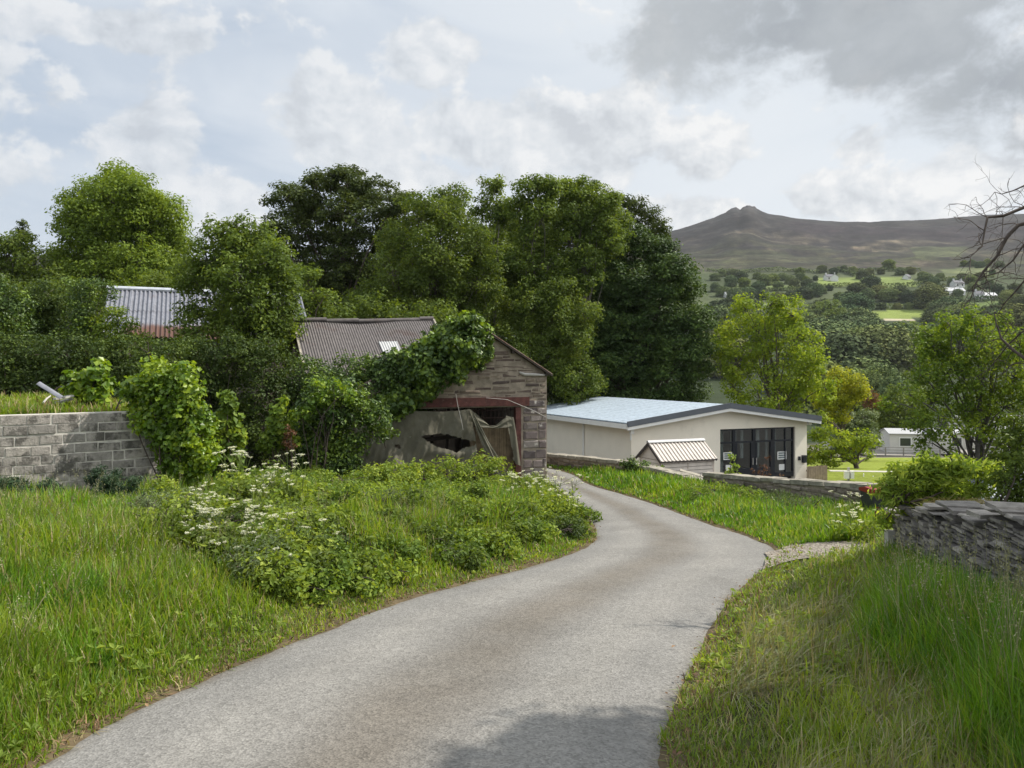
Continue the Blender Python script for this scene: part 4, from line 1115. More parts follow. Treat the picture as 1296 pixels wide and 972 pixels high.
caravan('greyish static caravan partly behind the round shrub left of the lawn', W(1052, 583, 82), (.98, -.05), 5.5, z_at(588, 82), h=2.2, wins=2, deck=False)
caravan('white static caravan higher up behind the tree stems', W(1222, 552, 96), (.98, .15), 11, z_at(557, 96), deck=False)

def car(label, p, ang, zb, paint):
    t = np.array([math.cos(ang), math.sin(ang)]); fr = Frame(p[:2], t); L, Wd = 4.2, 1.7
    root = empty('parked_car', fr.p(L / 2, -Wd / 2, zb), label, 'car', 'cars parked below the slate wall')
    prof = [(0, .35), (.08, .75), (.75, .92), (1.35, 1.42), (2.9, 1.46), (3.85, 1.0), (4.18, .9), (4.2, .35)]
    m = MB(); m.prism([(a, zb + z) for a, z in prof], fr.p(0, -Wd, 0), fr.t, fr.up, fr.n, Wd); m.build('body', paint, root)
    m = MB()
    fr.box(m, 1.25, 2.1, .002, .012, zb + .95, zb + 1.36); fr.box(m, 2.2, 3.0, .002, .012, zb + .95, zb + 1.36)
    fr.box(m, 1.25, 3.0, -Wd - .012, -Wd - .002, zb + .95, zb + 1.36)
    for (a0, z0, a1, z1) in ((.82, .965, 1.31, 1.39), (3.0, 1.425, 3.78, 1.045)):
        q = [fr.p(a0, -.12, zb + z0), fr.p(a1, -.16, zb + z1), fr.p(a1, -Wd + .16, zb + z1), fr.p(a0, -Wd + .12, zb + z0)]
        off = nrm(np.cross(q[1] - q[0], q[3] - q[0])); off = off if off[2] > 0 else -off
        V = np.array([x + off * .012 for x in q] + [x for x in q]); m.add(V, [(0, 1, 2, 3), (7, 6, 5, 4), (0, 4, 5, 1), (1, 5, 6, 2), (2, 6, 7, 3), (3, 7, 4, 0)])
    m.build('window', M['car_glass'], root)
    for a in (.75, 3.35):
        for d in (.03, -Wd - .03):
            m = MB(); m.tube([fr.p(a, d - .1, zb + .31), fr.p(a, d + .1, zb + .31)], .31, 18); q = m.build('wheel', M['tyre'], root)
            m = MB(); m.tube([fr.p(a, d - .11, zb + .31), fr.p(a, d + .11, zb + .31)], .18, 14); m.build('rim', M['chrome'], q)
    for d in (-.2, -Wd + .2):
        m = MB(); m.box(fr.p(.05, d, zb + .68), (.1, .3, .13), fr.ax); m.build('headlight', M['lamp_lens'], root)
    for d in (.08, -Wd - .08):
        m = MB(); m.box(fr.p(1.2, d, zb + 1.0), (.12, .16, .12), fr.ax); m.build('wing_mirror', paint, root)
p = W(1243, 640, 25); car('dark car with roof and windscreen just above the leafy wall top', p, .55, z_at(600, 25) - 1.46, M['car_paint'])
p = W(1278, 640, 22); car('pale grey car half hidden behind the plants on the slate wall', p, .2, z_at(602, 22) - 1.46, M['pale_metal'])

def bits():
    # dark plastic bin with red lid behind the end of the stone wall
    p = W(1114, 660, 16.2); zt = z_at(617, 16.2)
    root = empty('wheeled_bin', (p[0], p[1], zt - 1.1), 'dark bin with red lid half hidden between wall end and leafy plants', 'bin')
    m = MB(); V = []
    for z, w in ((zt - 1.0, .22), (zt - .1, .29)): V += [(p[0] - w, p[1] - w, z), (p[0] + w, p[1] - w, z), (p[0] + w, p[1] + w, z), (p[0] - w, p[1] + w, z)]
    m.add(V, [(3, 2, 1, 0), (4, 5, 6, 7)] + [(i, (i + 1) % 4, 4 + (i + 1) % 4, 4 + i) for i in range(4)]); m.build('body', M['bin_dark'], root)
    m = MB(); m.prism([(-.31, 0), (.31, 0), (.31, .06), (.05, .11), (-.31, .1)], np.array([p[0] - .31, p[1], zt - .098]), (0, 1, 0), (0, 0, 1), (1, 0, 0), .62); m.build('lid', M['bin_red'], root)
    # discarded sheet metal and timber on the terrace
    Y = 14.6
    def P(u, v, dy=0): return W(u, v, Y + dy)
    a, b = P(49, 485), P(73, 500)
    m = MB(); d = nrm(b - a); n = nrm(np.cross(d, [0, 1, .3])); sd = np.cross(n, d)
    k = np.linspace(-1, 1, 9); G = np.stack([[a + d * (np.linalg.norm(b - a) + .1) * t + sd * (.065 * q) + n * (.035 * (1 - q * q)) for q in k] for t in (0, .33, .66, 1)])
    m.grid(G); m.grid(G - n * .008, flip=True)
    tag(m.build('metal_sheet', M['tin'], origin=b - [0, 0, .2], smooth=True), 'curved pale metal sheet leaning up from the scrap heap on the terrace', 'sheet')
    for k, (u0, v0, u1, v1, lab) in enumerate([(54, 511, 64, 501, 'short pale stick propped at the near end of the scrap heap'), (69, 505, 92, 501, 'pale split plank lying flat on the scrap heap'), (72, 510, 90, 505, 'lower dark-sided plank lying under the split plank'), (66, 498, 78, 488, 'thin bent branch sticking up behind the metal sheet')]):
        a, b = P(u0, v0, .1 * k), P(u1, v1, .1 * k + .25); m = MB()
        if k in (1, 2): m.beam(a, b, .14, .035)
        else: m.tube([a, (a + b) / 2 + [0, 0, .02], b], [.02, .018, .012], 6)
        tag(m.build('plank' if k in (1, 2) else 'stick', M['silver_wood'] if k != 3 else M['twig'], origin=np.minimum(a, b)), lab, 'plank' if k in (1, 2) else 'stick', 'scrap timber on the terrace')
bits()
# ------------------------------------------------------------------ foliage
def sph(n):
    return nrm(rng.normal(size=(n, 3)))

def lobes_px(L, Y, spread=.8, flat=1.0, back=True):
    """photo circles (u, v, r) at distance about Y -> ellipsoid lobes spread in depth"""
    L = np.array(L, float); out = []
    us = L[:, 0]; half = (us.max() - us.min()) / 2 / F * Y
    for u, v, r in L:
        rm = r / F * Y
        dy = rng.uniform(-spread, spread) * max(half * .7, rm * .5) * .8
        q = W(u, v, Y) * (1 + dy / Y) if False else W(u, v, Y + dy)
        k = (Y + dy) / Y
        out.append((q[0], q[1], q[2], rm * k, rm * k, rm * k * flat))
    if back:
        n = max(2, len(out) // 3)
        for i in rng.choice(len(out), n, replace=False):
            a = out[i]; out.append((a[0] * 1.0, a[1] + half * rng.uniform(.4, .8), a[2] * 1.0 - .3, a[3] * 1.05, a[4], a[5] * .9))
    return out

def crown_points(lobes, clump, per, leaf, cover=1.0, up=.7, droop=0, jitter=.6, hollow=.35, flat=.7):
    P = []; Nn = []; C = []
    for cx, cy, cz, rx, ry, rz in lobes:
        rm = (rx * ry * rz) ** (1 / 3)
        n = max(3, int(cover * 6.2 * (rm / clump) ** 2))
        d = sph(n); rr = (hollow + (1 - hollow) * rng.random(n) ** .6)[:, None]
        c = np.array([cx, cy, cz]) + d * rr * np.array([rx, ry, rz]) * rng.uniform(.85, 1.12, (n, 1))
        cs = clump * rng.uniform(.55, 1.35, n)
        C.append(c)
        m = np.maximum(6, (per * (cs / clump) ** 2).astype(int))
        idx = np.repeat(np.arange(n), m)
        dd = sph(len(idx)); q = rng.random(len(idx)) ** .45
        off = dd * (cs[idx] * q)[:, None] * np.array([1, 1, flat])
        off[:, 2] -= droop * (off[:, 0] ** 2 + off[:, 1] ** 2) / np.maximum(cs[idx], .05)
        P.append(c[idx] + off)
        Nn.append(nrm(dd * .8 + d[idx] * .35 + np.array([0, 0, up]) + rng.normal(size=(len(idx), 3)) * jitter))
    return np.vstack(P), np.vstack(Nn), np.vstack(C)

def limb(mb, a, b, r0, r1, bend=.12, seg=6, n=6):
    a = np.asarray(a, float); b = np.asarray(b, float); L = np.linalg.norm(b - a)
    t = np.linspace(0, 1, n)[:, None]
    side = rng.normal(size=3) * L * bend
    P = a * (1 - t) + b * t + side * (t * (1 - t)) * 2 + rng.normal(size=(n, 3)) * L * .012 * (t * (1 - t) * 4)
    P[:, 2] += L * .12 * (np.sin(t[:, 0] * PI)) * (1 if b[2] >= a[2] else -.3)
    mb.tube(P, r0 + (r1 - r0) * t[:, 0] ** .8, seg); return P

def tree(name, label, base, lobes, leafm, clump=.7, per=70, leaf=.16, trunk_r=.2, stems=1, barkm='bark', group=None, cat='tree', cover=1.0, aspect=.62, twigs=.35, fork=.25, up=.7, droop=0, hollow=.35, flat=.7, lean=.5):
    base = np.asarray(base, float)
    root = empty(name, base, label, cat, group)
    P, Nn, C = crown_points(lobes, clump, per, leaf, cover, up, droop, hollow=hollow, flat=flat)
    mb = MB(); mb.leaves(P, Nn, 1.12 * leaf * rng.uniform(.5, 1.5, len(P)), aspect)
    tb = MB(); L = np.array(lobes)
    w = L[:, 3:].prod(axis=1); ctr = (L[:, :3] * w[:, None]).sum(0) / w.sum()
    topz = (L[:, 2] + L[:, 5]).max()
    order = np.argsort(L[:, 2])
    for s in range(stems):
        off = np.array([rng.normal() * .25, rng.normal() * .2, 0]) * (stems > 1)
        tgt = np.array([ctr[0] + (rng.uniform(-1, 1) * (L[:, 0].max() - L[:, 0].min()) * .22 if stems > 1 else 0), ctr[1] + (rng.normal() * .4 if stems > 1 else 0), base[2] + (topz - base[2]) * .82])
        b0 = base + off - np.array([0, 0, .25]); n = 10
        t = np.linspace(0, 1, n)[:, None]
        Q = b0 * (1 - t) + tgt * t
        Q[:, :2] = b0[:2] + (tgt - b0)[:2] * (t ** 1.5) + rng.normal(size=(n, 2)) * .03 * (topz - base[2]) * .3 * t
        rr = trunk_r / math.sqrt(stems) * (1 - t[:, 0]) ** .7 + .02; rr[0] *= 1.35
        tb.tube(Q, rr, 8)
        mine = [i for i in range(len(L)) if i % stems == s]
        for i in mine:
            c = L[i, :3]; h = np.clip((c[2] - base[2]) / (topz - base[2]) - .28, fork * .6, .8)
            k = h * (n - 1); k0 = int(k); a = Q[k0] + (Q[min(k0 + 1, n - 1)] - Q[k0]) * (k - k0)
            r0 = max(.02, rr[k0] * .5)
            limb(tb, a, c, r0, .018, .1, 6, 7)
    # twigs from lobe centres to clumps
    m = int(len(C) * twigs)
    for i in rng.choice(len(C), m, replace=False):
        j = np.argmin(((L[:, :3] - C[i]) ** 2).sum(1)); a = L[j, :3]
        limb(tb, a + (C[i] - a) * .05, C[i], .022, .008, .12, 4, 4)
    tb.build('trunk', M[barkm], root, smooth=True)
    mb.build('crown', M[leafm], root)
    return root

def bush(name, label, base, lobes, leafm, cat='bush', clump=.25, per=45, leaf=.07, group=None, cover=1.0, aspect=.7, up=.6, hollow=.5, flat=.8, stems=True, jitter=.6, droop=0, extra=None, kind='thing'):
    root_mesh = MB(); P, Nn, C = crown_points(lobes, clump, per, leaf, cover, up, droop, jitter, hollow, flat)
    root_mesh.leaves(P, Nn, leaf * rng.uniform(.5, 1.5, len(P)), aspect)
    if extra is not None:
        E, En, es = extra; root_mesh.leaves(E, En, es, aspect)
    if not stems:
        ob = root_mesh.build(name, M[leafm], origin=base); return tag(ob, label, cat, group, kind)
    root = empty(name, base, label, cat, group)
    sb = MB(); L = np.array(lobes)
    for l in L:
        b0 = np.asarray(base, float)
        if np.hypot(*(l[:2] - b0[:2])) > .8: b0 = np.array([l[0], l[1], l[2] - l[5] * 1.3 - .1])
        limb(sb, b0 + rng.normal(size=3) * [.1, .1, 0], l[:3], .016, .007, .12, 5, 6)
    for i in rng.choice(len(C), max(3, len(C) // 4), replace=False):
        j = np.argmin(((L[:, :3] - C[i]) ** 2).sum(1)); limb(sb, L[j, :3], C[i], .012, .005, .1, 4, 4)
    nv = root_mesh.n; root_mesh.v += sb.v; root_mesh.f += [q + nv for q in sb.f]; root_mesh.fm += [q + 1 for q in sb.fm]; root_mesh.n += sb.n
    root_mesh.build('foliage', [M[leafm], M['twig']], root)
    return root

def gnd(u, Y, dz=0):
    x = (u - UC) / F * Y; return np.array([x, Y, Hs(x, Y) + dz])

WOOD = 'trees standing behind the barns'
def woods():
    tree('broadleaf_tree', 'big rounded light green tree rising alone behind the tin roofed barn', gnd(172, 48), lobes_px([(150, 262, 46), (118, 285, 40), (185, 280, 40), (150, 300, 52), (98, 312, 30), (208, 308, 28), (152, 240, 30), (82, 330, 22), (178, 335, 38), (122, 340, 38), (200, 345, 30), (95, 350, 25), (130, 250, 30), (175, 248, 28), (102, 268, 30), (207, 272, 27), (88, 295, 22), (152, 230, 22)], 48), 'leaf_lime', .62, 75, .15, .28, cover=1.15, twigs=.3, group=WOOD)
    tree('broadleaf_tree', 'loose branched small tree at far left behind the ivy covered stumps', gnd(20, 45), lobes_px([(10, 325, 26), (45, 335, 26), (28, 306, 18), (-15, 320, 34), (62, 352, 20), (0, 360, 28), (40, 370, 24), (-25, 350, 30)], 45), 'leaf_mid', .55, 55, .15, .16, cover=.8, twigs=.5, group=WOOD)
    tree('conifer_tree', 'thin pointed dark top of a conifer at far left', gnd(28, 50), lobes_px([(28, 283, 4), (26, 291, 8), (30, 299, 11), (24, 308, 13), (28, 320, 15)], 50, back=False, flat=.7), 'leaf_dark', .35, 40, .14, .1, cover=1, group=WOOD)
    tree('broadleaf_tree', 'sunlit clumpy ash in front of the tin roof', gnd(296, 25), lobes_px([(300, 288, 19), (277, 298, 20), (325, 300, 22), (300, 318, 30), (262, 328, 24), (343, 328, 24), (245, 352, 22), (300, 355, 36), (352, 358, 26), (328, 388, 34), (280, 388, 28), (242, 392, 16), (302, 418, 34), (356, 402, 26), (232, 330, 11), (368, 378, 16), (250, 420, 26), (345, 430, 26)], 25, spread=.6), 'leaf_ash', .36, 56, .11, .12, stems=3, cover=1.35, twigs=.45, barkm='bark_grey', aspect=.5, droop=.3)
    tree('broadleaf_tree', 'massive dark spreading oak behind the tin roof end', gnd(430, 52), lobes_px([(363, 252, 28), (398, 240, 30), (440, 232, 26), (475, 240, 28), (503, 258, 26), (352, 290, 26), (400, 285, 45), (450, 280, 48), (495, 295, 38), (378, 330, 40), (430, 335, 48), (480, 345, 40), (345, 308, 16), (398, 370, 35), (450, 375, 35), (370, 375, 28), (420, 392, 28), (470, 385, 30), (500, 375, 25), (345, 350, 20), (420, 222, 18), (455, 222, 18)], 52, flat=.8), 'leaf_dark', .62, 75, .16, .4, cover=1.15, up=1.0, flat=.5, twigs=.3, group=WOOD)
    tree('broadleaf_tree', 'small bright leafy tree at the right end of the tin roof', gnd(392, 36), lobes_px([(390, 358, 24), (402, 385, 20), (374, 346, 14), (380, 385, 18), (412, 372, 10)], 36), 'leaf_ash', .4, 50, .12, .09, cover=.95, group=WOOD)
    tree('broadleaf_tree', 'mid green dome shaped tree above the brown roof', gnd(545, 43), lobes_px([(530, 275, 30), (565, 272, 28), (508, 310, 32), (555, 320, 45), (598, 312, 32), (498, 350, 36), (550, 360, 50), (604, 358, 38), (468, 372, 20), (448, 392, 18), (530, 395, 38), (592, 400, 40), (540, 258, 18)], 43), 'leaf_mid', .55, 75, .13, .22, cover=1.15, twigs=.45, group=WOOD)
    tree('ash_tree', 'thin open ash with a narrow top just right of the dark oak', gnd(575, 49), lobes_px([(558, 243, 13), (585, 248, 13), (570, 258, 17), (590, 272, 18), (560, 280, 20), (577, 235, 8)], 49), 'leaf_ash', .45, 45, .13, .14, cover=.85, twigs=.5, barkm='bark_grey', group=WOOD)
    tree('ash_tree', 'tall airy ash with pale stem above the barn gable, left of two', gnd(625, 47), lobes_px([(622, 238, 15), (610, 260, 15), (637, 262, 16), (620, 288, 19), (634, 320, 20), (612, 350, 20), (640, 355, 22), (628, 228, 7)], 47), 'leaf_ash', .42, 50, .14, .1, stems=2, cover=1.15, twigs=.5, barkm='bark_pale', group=WOOD)
    tree('ash_tree', 'tallest airy ash with several pale stems above the barn gable', gnd(680, 45), lobes_px([(668, 240, 17), (690, 237, 17), (658, 265, 18), (686, 270, 22), (672, 300, 24), (655, 335, 24), (692, 340, 24), (675, 375, 28), (690, 400, 24), (678, 228, 8), (702, 240, 10)], 45), 'leaf_ash', .42, 50, .14, .12, stems=3, cover=1.15, twigs=.4, barkm='bark_pale', group=WOOD)
    tree('ash_tree', 'broad yellow-green ash left of the darkest round tree', gnd(735, 46), lobes_px([(715, 242, 18), (743, 246, 20), (768, 258, 20), (728, 270, 28), (755, 290, 28), (722, 310, 30), (772, 300, 22), (740, 340, 30), (712, 360, 26), (700, 400, 30), (730, 232, 9), (785, 275, 14)], 46), 'leaf_ash', .45, 60, .14, .13, stems=3, cover=1.3, twigs=.45, barkm='bark_pale', group=WOOD)
    tree('broadleaf_tree', 'dark oak showing only its top behind the yellow-green ash', gnd(808, 60), lobes_px([(795, 260, 18), (818, 272, 18), (836, 286, 12), (800, 290, 26), (780, 254, 13), (770, 250, 10), (845, 296, 8), (825, 300, 22)], 60, flat=.8), 'leaf_dark', .6, 60, .16, .3, cover=1.1, flat=.5, up=1, group=WOOD)
    tree('sycamore_tree', 'dense very dark round sycamore behind the white building', gnd(815, 50), lobes_px([(788, 315, 25), (825, 318, 29), (852, 345, 29), (800, 350, 40), (758, 365, 22), (868, 373, 25), (882, 405, 22), (835, 385, 45), (780, 400, 45), (738, 420, 32), (886, 440, 18), (860, 430, 40), (800, 445, 50), (745, 460, 40), (876, 470, 22), (840, 480, 40), (780, 490, 40), (728, 490, 30), (810, 300, 14), (870, 500, 25)], 48), 'leaf_sycamore', .6, 85, .16, .35, cover=1.3, twigs=.15, flat=.55, up=.9, droop=.25, group=WOOD)
    tree('maple_tree', 'bright yellow-green maple overhanging the white building roof', gnd(985, 47), lobes_px([(945, 392, 20), (975, 385, 20), (1002, 398, 20), (922, 420, 16), (960, 425, 32), (1006, 430, 30), (1032, 450, 18), (932, 460, 26), (980, 465, 36), (1026, 480, 22), (1000, 505, 22), (1044, 490, 16), (930, 492, 20), (960, 505, 25), (915, 445, 14)], 47), 'leaf_yellow', .5, 48, .15, .16, stems=4, cover=.82, twigs=.55, barkm='bark', group='bright trees beside the white building')
    tree('maple_tree', 'low yellow-green tree leaning over the board fence', gnd(1085, 45), lobes_px([(1040, 548, 16), (1062, 556, 17), (1030, 572, 13), (1086, 552, 13), (1076, 575, 10), (1052, 578, 12), (1100, 580, 7), (1046, 530, 10), (1098, 560, 10)], 45), 'leaf_yellow', .38, 42, .13, .14, cover=.85, twigs=.5, flat=.5, group='bright trees beside the white building')
    tree('maple_tree', 'small golden leaved tree peeping out right of the bright maple', gnd(1068, 60), lobes_px([(1064, 478, 15), (1084, 488, 13), (1050, 500, 18), (1076, 506, 15), (1096, 498, 6), (1062, 520, 15)], 60), 'leaf_gold', .45, 50, .16, .12, cover=1.1, group='bright trees beside the white building')
    tree('round_tree', 'rounded grey-green tree at the left edge of the lawn', gnd(1085, 63), lobes_px([(1085, 543, 22), (1066, 532, 14), (1100, 560, 13), (1096, 530, 13), (1108, 552, 7), (1080, 565, 16), (1065, 560, 14)], 63), 'leaf_grey', .45, 60, .14, .16, cover=1.2, group='trees round the lawn')
    tree('round_tree', 'dark green tree standing left of the pale caravan', gnd(1128, 88), lobes_px([(1118, 520, 18), (1140, 530, 18), (1110, 508, 11), (1134, 502, 14), (1155, 515, 18), (1125, 545, 16), (1150, 545, 16), (1105, 530, 14)], 88), 'leaf_mid', .8, 55, .24, .2, cover=1.1, group='trees round the lawn')
    tree('copper_shrub', 'small reddish shrub showing between the golden and dark trees', gnd(1103, 75), lobes_px([(1103, 503, 7), (1110, 510, 7), (1097, 510, 6)], 75, back=False), 'leaf_red', .45, 40, .16, .06, cat='shrub')
    for k, (u, v, r, Y, lab) in enumerate([(1118, 478, 17, 118, 'pale rounded tree between the two bright trees, upper of three'), (1132, 490, 14, 112, 'pale rounded tree between the two bright trees, lowest of three'), (1100, 482, 13, 124, 'pale rounded tree between the two bright trees, half behind the golden one')]):
        tree('round_tree', lab, gnd(u, Y), lobes_px([(u, v, r), (u - r * .6, v + r * .5, r * .7), (u + r * .6, v + r * .4, r * .7), (u, v + r, r)], Y), 'leaf_far', .9, 50, .3, .15, cover=1.2, group='trees in the valley bottom')
    tree('maple_tree', 'multi-stemmed maple with glowing yellow-green top at the lawn edge', gnd(1240, 30), lobes_px([(1202, 412, 17), (1232, 402, 18), (1264, 412, 18), (1180, 438, 18), (1214, 438, 28), (1254, 442, 28), (1290, 436, 22), (1166, 470, 17), (1196, 475, 28), (1240, 478, 33), (1286, 478, 30), (1152, 500, 12), (1180, 510, 26), (1225, 518, 28), (1270, 515, 28), (1155, 535, 15), (1190, 543, 22), (1230, 548, 14), (1282, 550, 22), (1312, 500, 30), (1172, 560, 12), (1200, 566, 8)], 29, spread=.6), 'leaf_maple', .34, 42, .105, .15, stems=3, cover=.9, twigs=.5, barkm='bark_grey', group='trees round the lawn')
    tree('broadleaf_tree', 'tall mid green tree filling the gap behind the airy ashes', gnd(690, 57), lobes_px([(640, 290, 26), (680, 280, 28), (720, 285, 28), (755, 300, 30), (650, 330, 34), (700, 330, 40), (745, 345, 36), (660, 380, 36), (710, 390, 40), (620, 330, 24), (610, 370, 28), (770, 340, 26), (600, 300, 18)], 57), 'leaf_mid', .65, 75, .17, .2, cover=1.3, twigs=.2, group=WOOD)
    bush('thicket', 'leafy saplings under the ashes left of the dark sycamore', gnd(690, 43), lobes_px([(700, 400, 28), (726, 430, 28), (695, 450, 34), (732, 480, 34), (660, 420, 28), (650, 470, 34), (712, 370, 22), (676, 390, 24), (740, 400, 22), (635, 440, 26), (620, 470, 28)], 43), 'leaf_mid', 'thicket', .45, 60, .13, cover=1.1)
    # dark understorey that closes the wood
    for k, (Lb, Y, lab) in enumerate([([(640, 430, 38), (690, 440, 38), (608, 408, 30), (660, 480, 40), (700, 480, 35), (575, 400, 28), (715, 430, 28), (730, 500, 25), (640, 385, 26), (690, 390, 28), (740, 390, 30), (780, 420, 30), (600, 360, 20), (660, 355, 18)], 51, 'thicket of young trees behind the barn gable'),
                                      ([(470, 392, 18), (500, 398, 18), (430, 398, 16), (530, 400, 16), (450, 388, 12), (560, 398, 16)], 34, 'bright low bushes along the back of the brown roof'),
                                      ([(60, 375, 22), (20, 395, 26), (100, 372, 22), (195, 372, 30), (240, 380, 28), (0, 370, 24), (150, 380, 25)], 40, 'shaded thicket behind the ivy mounds and tin roof')]):
        bush('thicket', lab, gnd(Lb[0][0], Y), lobes_px(Lb, Y), ['leaf_mid', 'leaf_mid', 'leaf_mid'][k], 'thicket', .5, 60, .14, cover=1.1)
woods()

def ivy_and_hedges():
    # ivied mounds and hedges on the left
    def b(lab, name, L, Y, mat, cat, base_u=None, **k):
        L = np.array(L, float); u0 = L[:, 0].mean() if base_u is None else base_u
        kw = dict(clump=.26, per=48, leaf=.075, cover=1.15); kw.update(k)
        return bush(name, lab, gnd(u0, Y), lobes_px(L, Y, spread=.35), mat, cat, **kw)
    b('sloping ivy mound cut off by the left edge of the picture', 'ivy_mound', [(4, 383, 26), (22, 405, 20), (-18, 380, 34), (32, 418, 14), (0, 415, 24), (-30, 410, 30)], 24, 'leaf_ivy', 'ivy')
    b('dark hollow ivied stump second from the left', 'ivy_mound', [(60, 373, 20), (48, 395, 22), (75, 395, 20), (60, 415, 20)], 25.5, 'leaf_hedge', 'ivy')
    b('flat topped ivy mound just left of the tin roof', 'ivy_mound', [(112, 363, 12), (94, 366, 13), (132, 363, 9), (98, 392, 18), (115, 380, 12), (100, 415, 20)], 25, 'leaf_ivy', 'ivy')
    b('paler ivy climbing the left gable of the tin roofed barn', 'ivy_mound', [(112, 408, 17), (138, 404, 17), (164, 418, 13), (132, 425, 22), (182, 430, 11), (105, 430, 17), (150, 395, 8)], 25, 'leaf_bramble', 'ivy')
    b('long dark clipped-looking hedge behind the block wall', 'hedge', [(x, y, 24) for x in range(-20, 216, 26) for y in (448, 470, 492)], 19, 'leaf_hedge', 'hedge', leaf=.07, cover=1.0, hollow=.6)
    b('dark ivy smothered hedge bank between block wall and barn', 'hedge', [(x, y, 30) for x in (225, 262, 300, 338) for y in (458, 500, 545, 590)] + [(300, 440, 22), (340, 440, 20), (250, 445, 20)], 21.5, 'leaf_hedge', 'hedge', leaf=.075, cover=1.0, hollow=.6)
    b('ivy clad front wall below the brown roof', 'ivy_wall', [(x, y, 24) for x in (378, 408, 438, 468, 500) for y in (474, 496)] + [(372, 520, 26), (365, 560, 28)], 22.8, 'leaf_ivy', 'ivy', cover=1.05, hollow=.6)
    b('bright glossy ivy heaped over the broken end of the block wall', 'ivy', [(200, 478, 20), (232, 476, 18), (176, 490, 16), (212, 500, 26), (244, 505, 20), (188, 510, 20), (205, 535, 24), (235, 540, 24), (220, 565, 22), (250, 560, 20), (192, 540, 15), (240, 590, 22), (228, 600, 18), (258, 530, 16), (160, 495, 12), (262, 580, 18), (210, 585, 12)], 14.3, 'leaf_ivy_bright', 'ivy', leaf=.085, clump=.2, per=42, cover=1.2, aspect=.85, jitter=.8)
    b('sunlit sycamore sapling growing by the scrap heap', 'sapling', [(108, 482, 12), (122, 470, 10), (98, 492, 11), (116, 500, 13), (128, 490, 9), (104, 478, 6), (126, 462, 5), (92, 478, 5), (112, 512, 10), (130, 505, 8)], 15.2, 'leaf_ivy_bright', 'sapling', leaf=.13, clump=.16, per=16, cover=1.0, aspect=.9)
    b('upright leafy sapling in the gap right of the ivy heap', 'sapling', [(288, 500, 5), (286, 515, 9), (292, 530, 12), (284, 545, 13), (294, 560, 13), (300, 545, 7), (278, 530, 7), (290, 580, 14)], 16, 'leaf_bramble', 'sapling', leaf=.12, clump=.14, per=14, cover=1.1, aspect=.85)
    b('yellow-green sapling leaning out before the shaded barn side', 'sapling', [(352, 520, 8), (345, 535, 8), (360, 540, 9), (350, 552, 12), (366, 556, 10), (340, 560, 10), (356, 510, 5)], 19.5, 'leaf_bramble', 'sapling', leaf=.12, clump=.15, per=14, cover=1.1, aspect=.85)
    b('large leafy shrub billowing before the left side of the barn door', 'shrub', [(410, 498, 18), (440, 500, 20), (395, 520, 20), (425, 525, 26), (462, 520, 24), (405, 550, 24), (440, 555, 26), (480, 530, 18), (390, 575, 22), (420, 590, 26), (445, 590, 18), (375, 600, 22), (445, 608, 22), (405, 606, 22), (430, 575, 22), (400, 490, 10), (420, 488, 9), (385, 545, 14)], 20.2, 'leaf_ivy', 'shrub', leaf=.085, clump=.24, per=46, cover=1.1, aspect=.7)
    b('bright yellowish leaves on top of the shrub by the barn', 'shrub', [(402, 492, 10), (422, 490, 9), (392, 508, 10), (412, 503, 11), (378, 530, 9), (385, 520, 8), (440, 494, 8)], 19.6, 'leaf_ivy_bright', 'shrub', leaf=.09, clump=.18, per=26, cover=.9, aspect=.7)  # brighter yellow-green leaf set over the upper lobes of the shrub
    b('thick glossy ivy draped up the barn gable to its peak', 'ivy', [(600, 415, 16), (578, 412, 14), (606, 432, 14), (588, 435, 20), (565, 428, 16), (570, 450, 22), (548, 445, 18), (545, 465, 22), (525, 470, 20), (518, 490, 22), (500, 490, 20), (490, 510, 18), (540, 487, 14), (575, 465, 10), (600, 448, 8), (470, 500, 16), (505, 512, 14), (528, 505, 10), (592, 402, 7), (480, 525, 14), (570, 470, 12), (512, 455, 12), (455, 490, 15), (470, 481, 16), (486, 472, 16), (500, 463, 16), (438, 500, 14), (528, 450, 14), (552, 428, 12)], 22.6, 'leaf_ivy', 'ivy', leaf=.12, clump=.24, per=44, cover=1.7, aspect=.9, up=.35, jitter=.5, stems=False)
    b('bright ivy leaves crowning the barn peak', 'ivy', [(590, 403, 6), (604, 405, 6), (575, 408, 7), (560, 420, 7), (545, 432, 8), (525, 450, 8), (612, 415, 5)], 22.4, 'leaf_ivy_bright', 'ivy', leaf=.12, clump=.16, per=20, cover=1.2, aspect=.9, stems=False)  # brighter leaf set laid along the top of the ivy
    b('small pinkish shrub beside the large leafy shrub', 'shrub', [(366, 552, 5), (370, 546, 4), (364, 545, 4)], 19.2, 'leaf_red', 'shrub', leaf=.06, clump=.1, per=20, cover=1)
    # dark prickly gorse and tufts under the block wall
    for (Lg, Y, lab) in [([(150, 616, 9), (135, 622, 10), (165, 628, 10), (120, 630, 9), (150, 634, 12), (180, 634, 9), (115, 610, 5), (126, 597, 4), (148, 600, 4), (192, 622, 5), (168, 610, 5), (138, 606, 6), (200, 636, 7)], 12.2, 'dark spiky gorse bush in front of the block wall'), ([(18, 618, 10), (8, 612, 8), (28, 628, 10), (12, 630, 11)], 11.6, 'grey-green tuft at the left edge under the block wall'), ([(62, 618, 9), (70, 625, 8), (55, 626, 8)], 11.9, 'small dark tuft between gorse and left tuft')]:
        bush('gorse', lab, gnd(Lg[0][0], Y), lobes_px(Lg, Y, spread=.4), 'leaf_gorse', 'gorse', clump=.1, per=80, leaf=.075, cover=1.8, aspect=.16, jitter=1.4, stems=False)
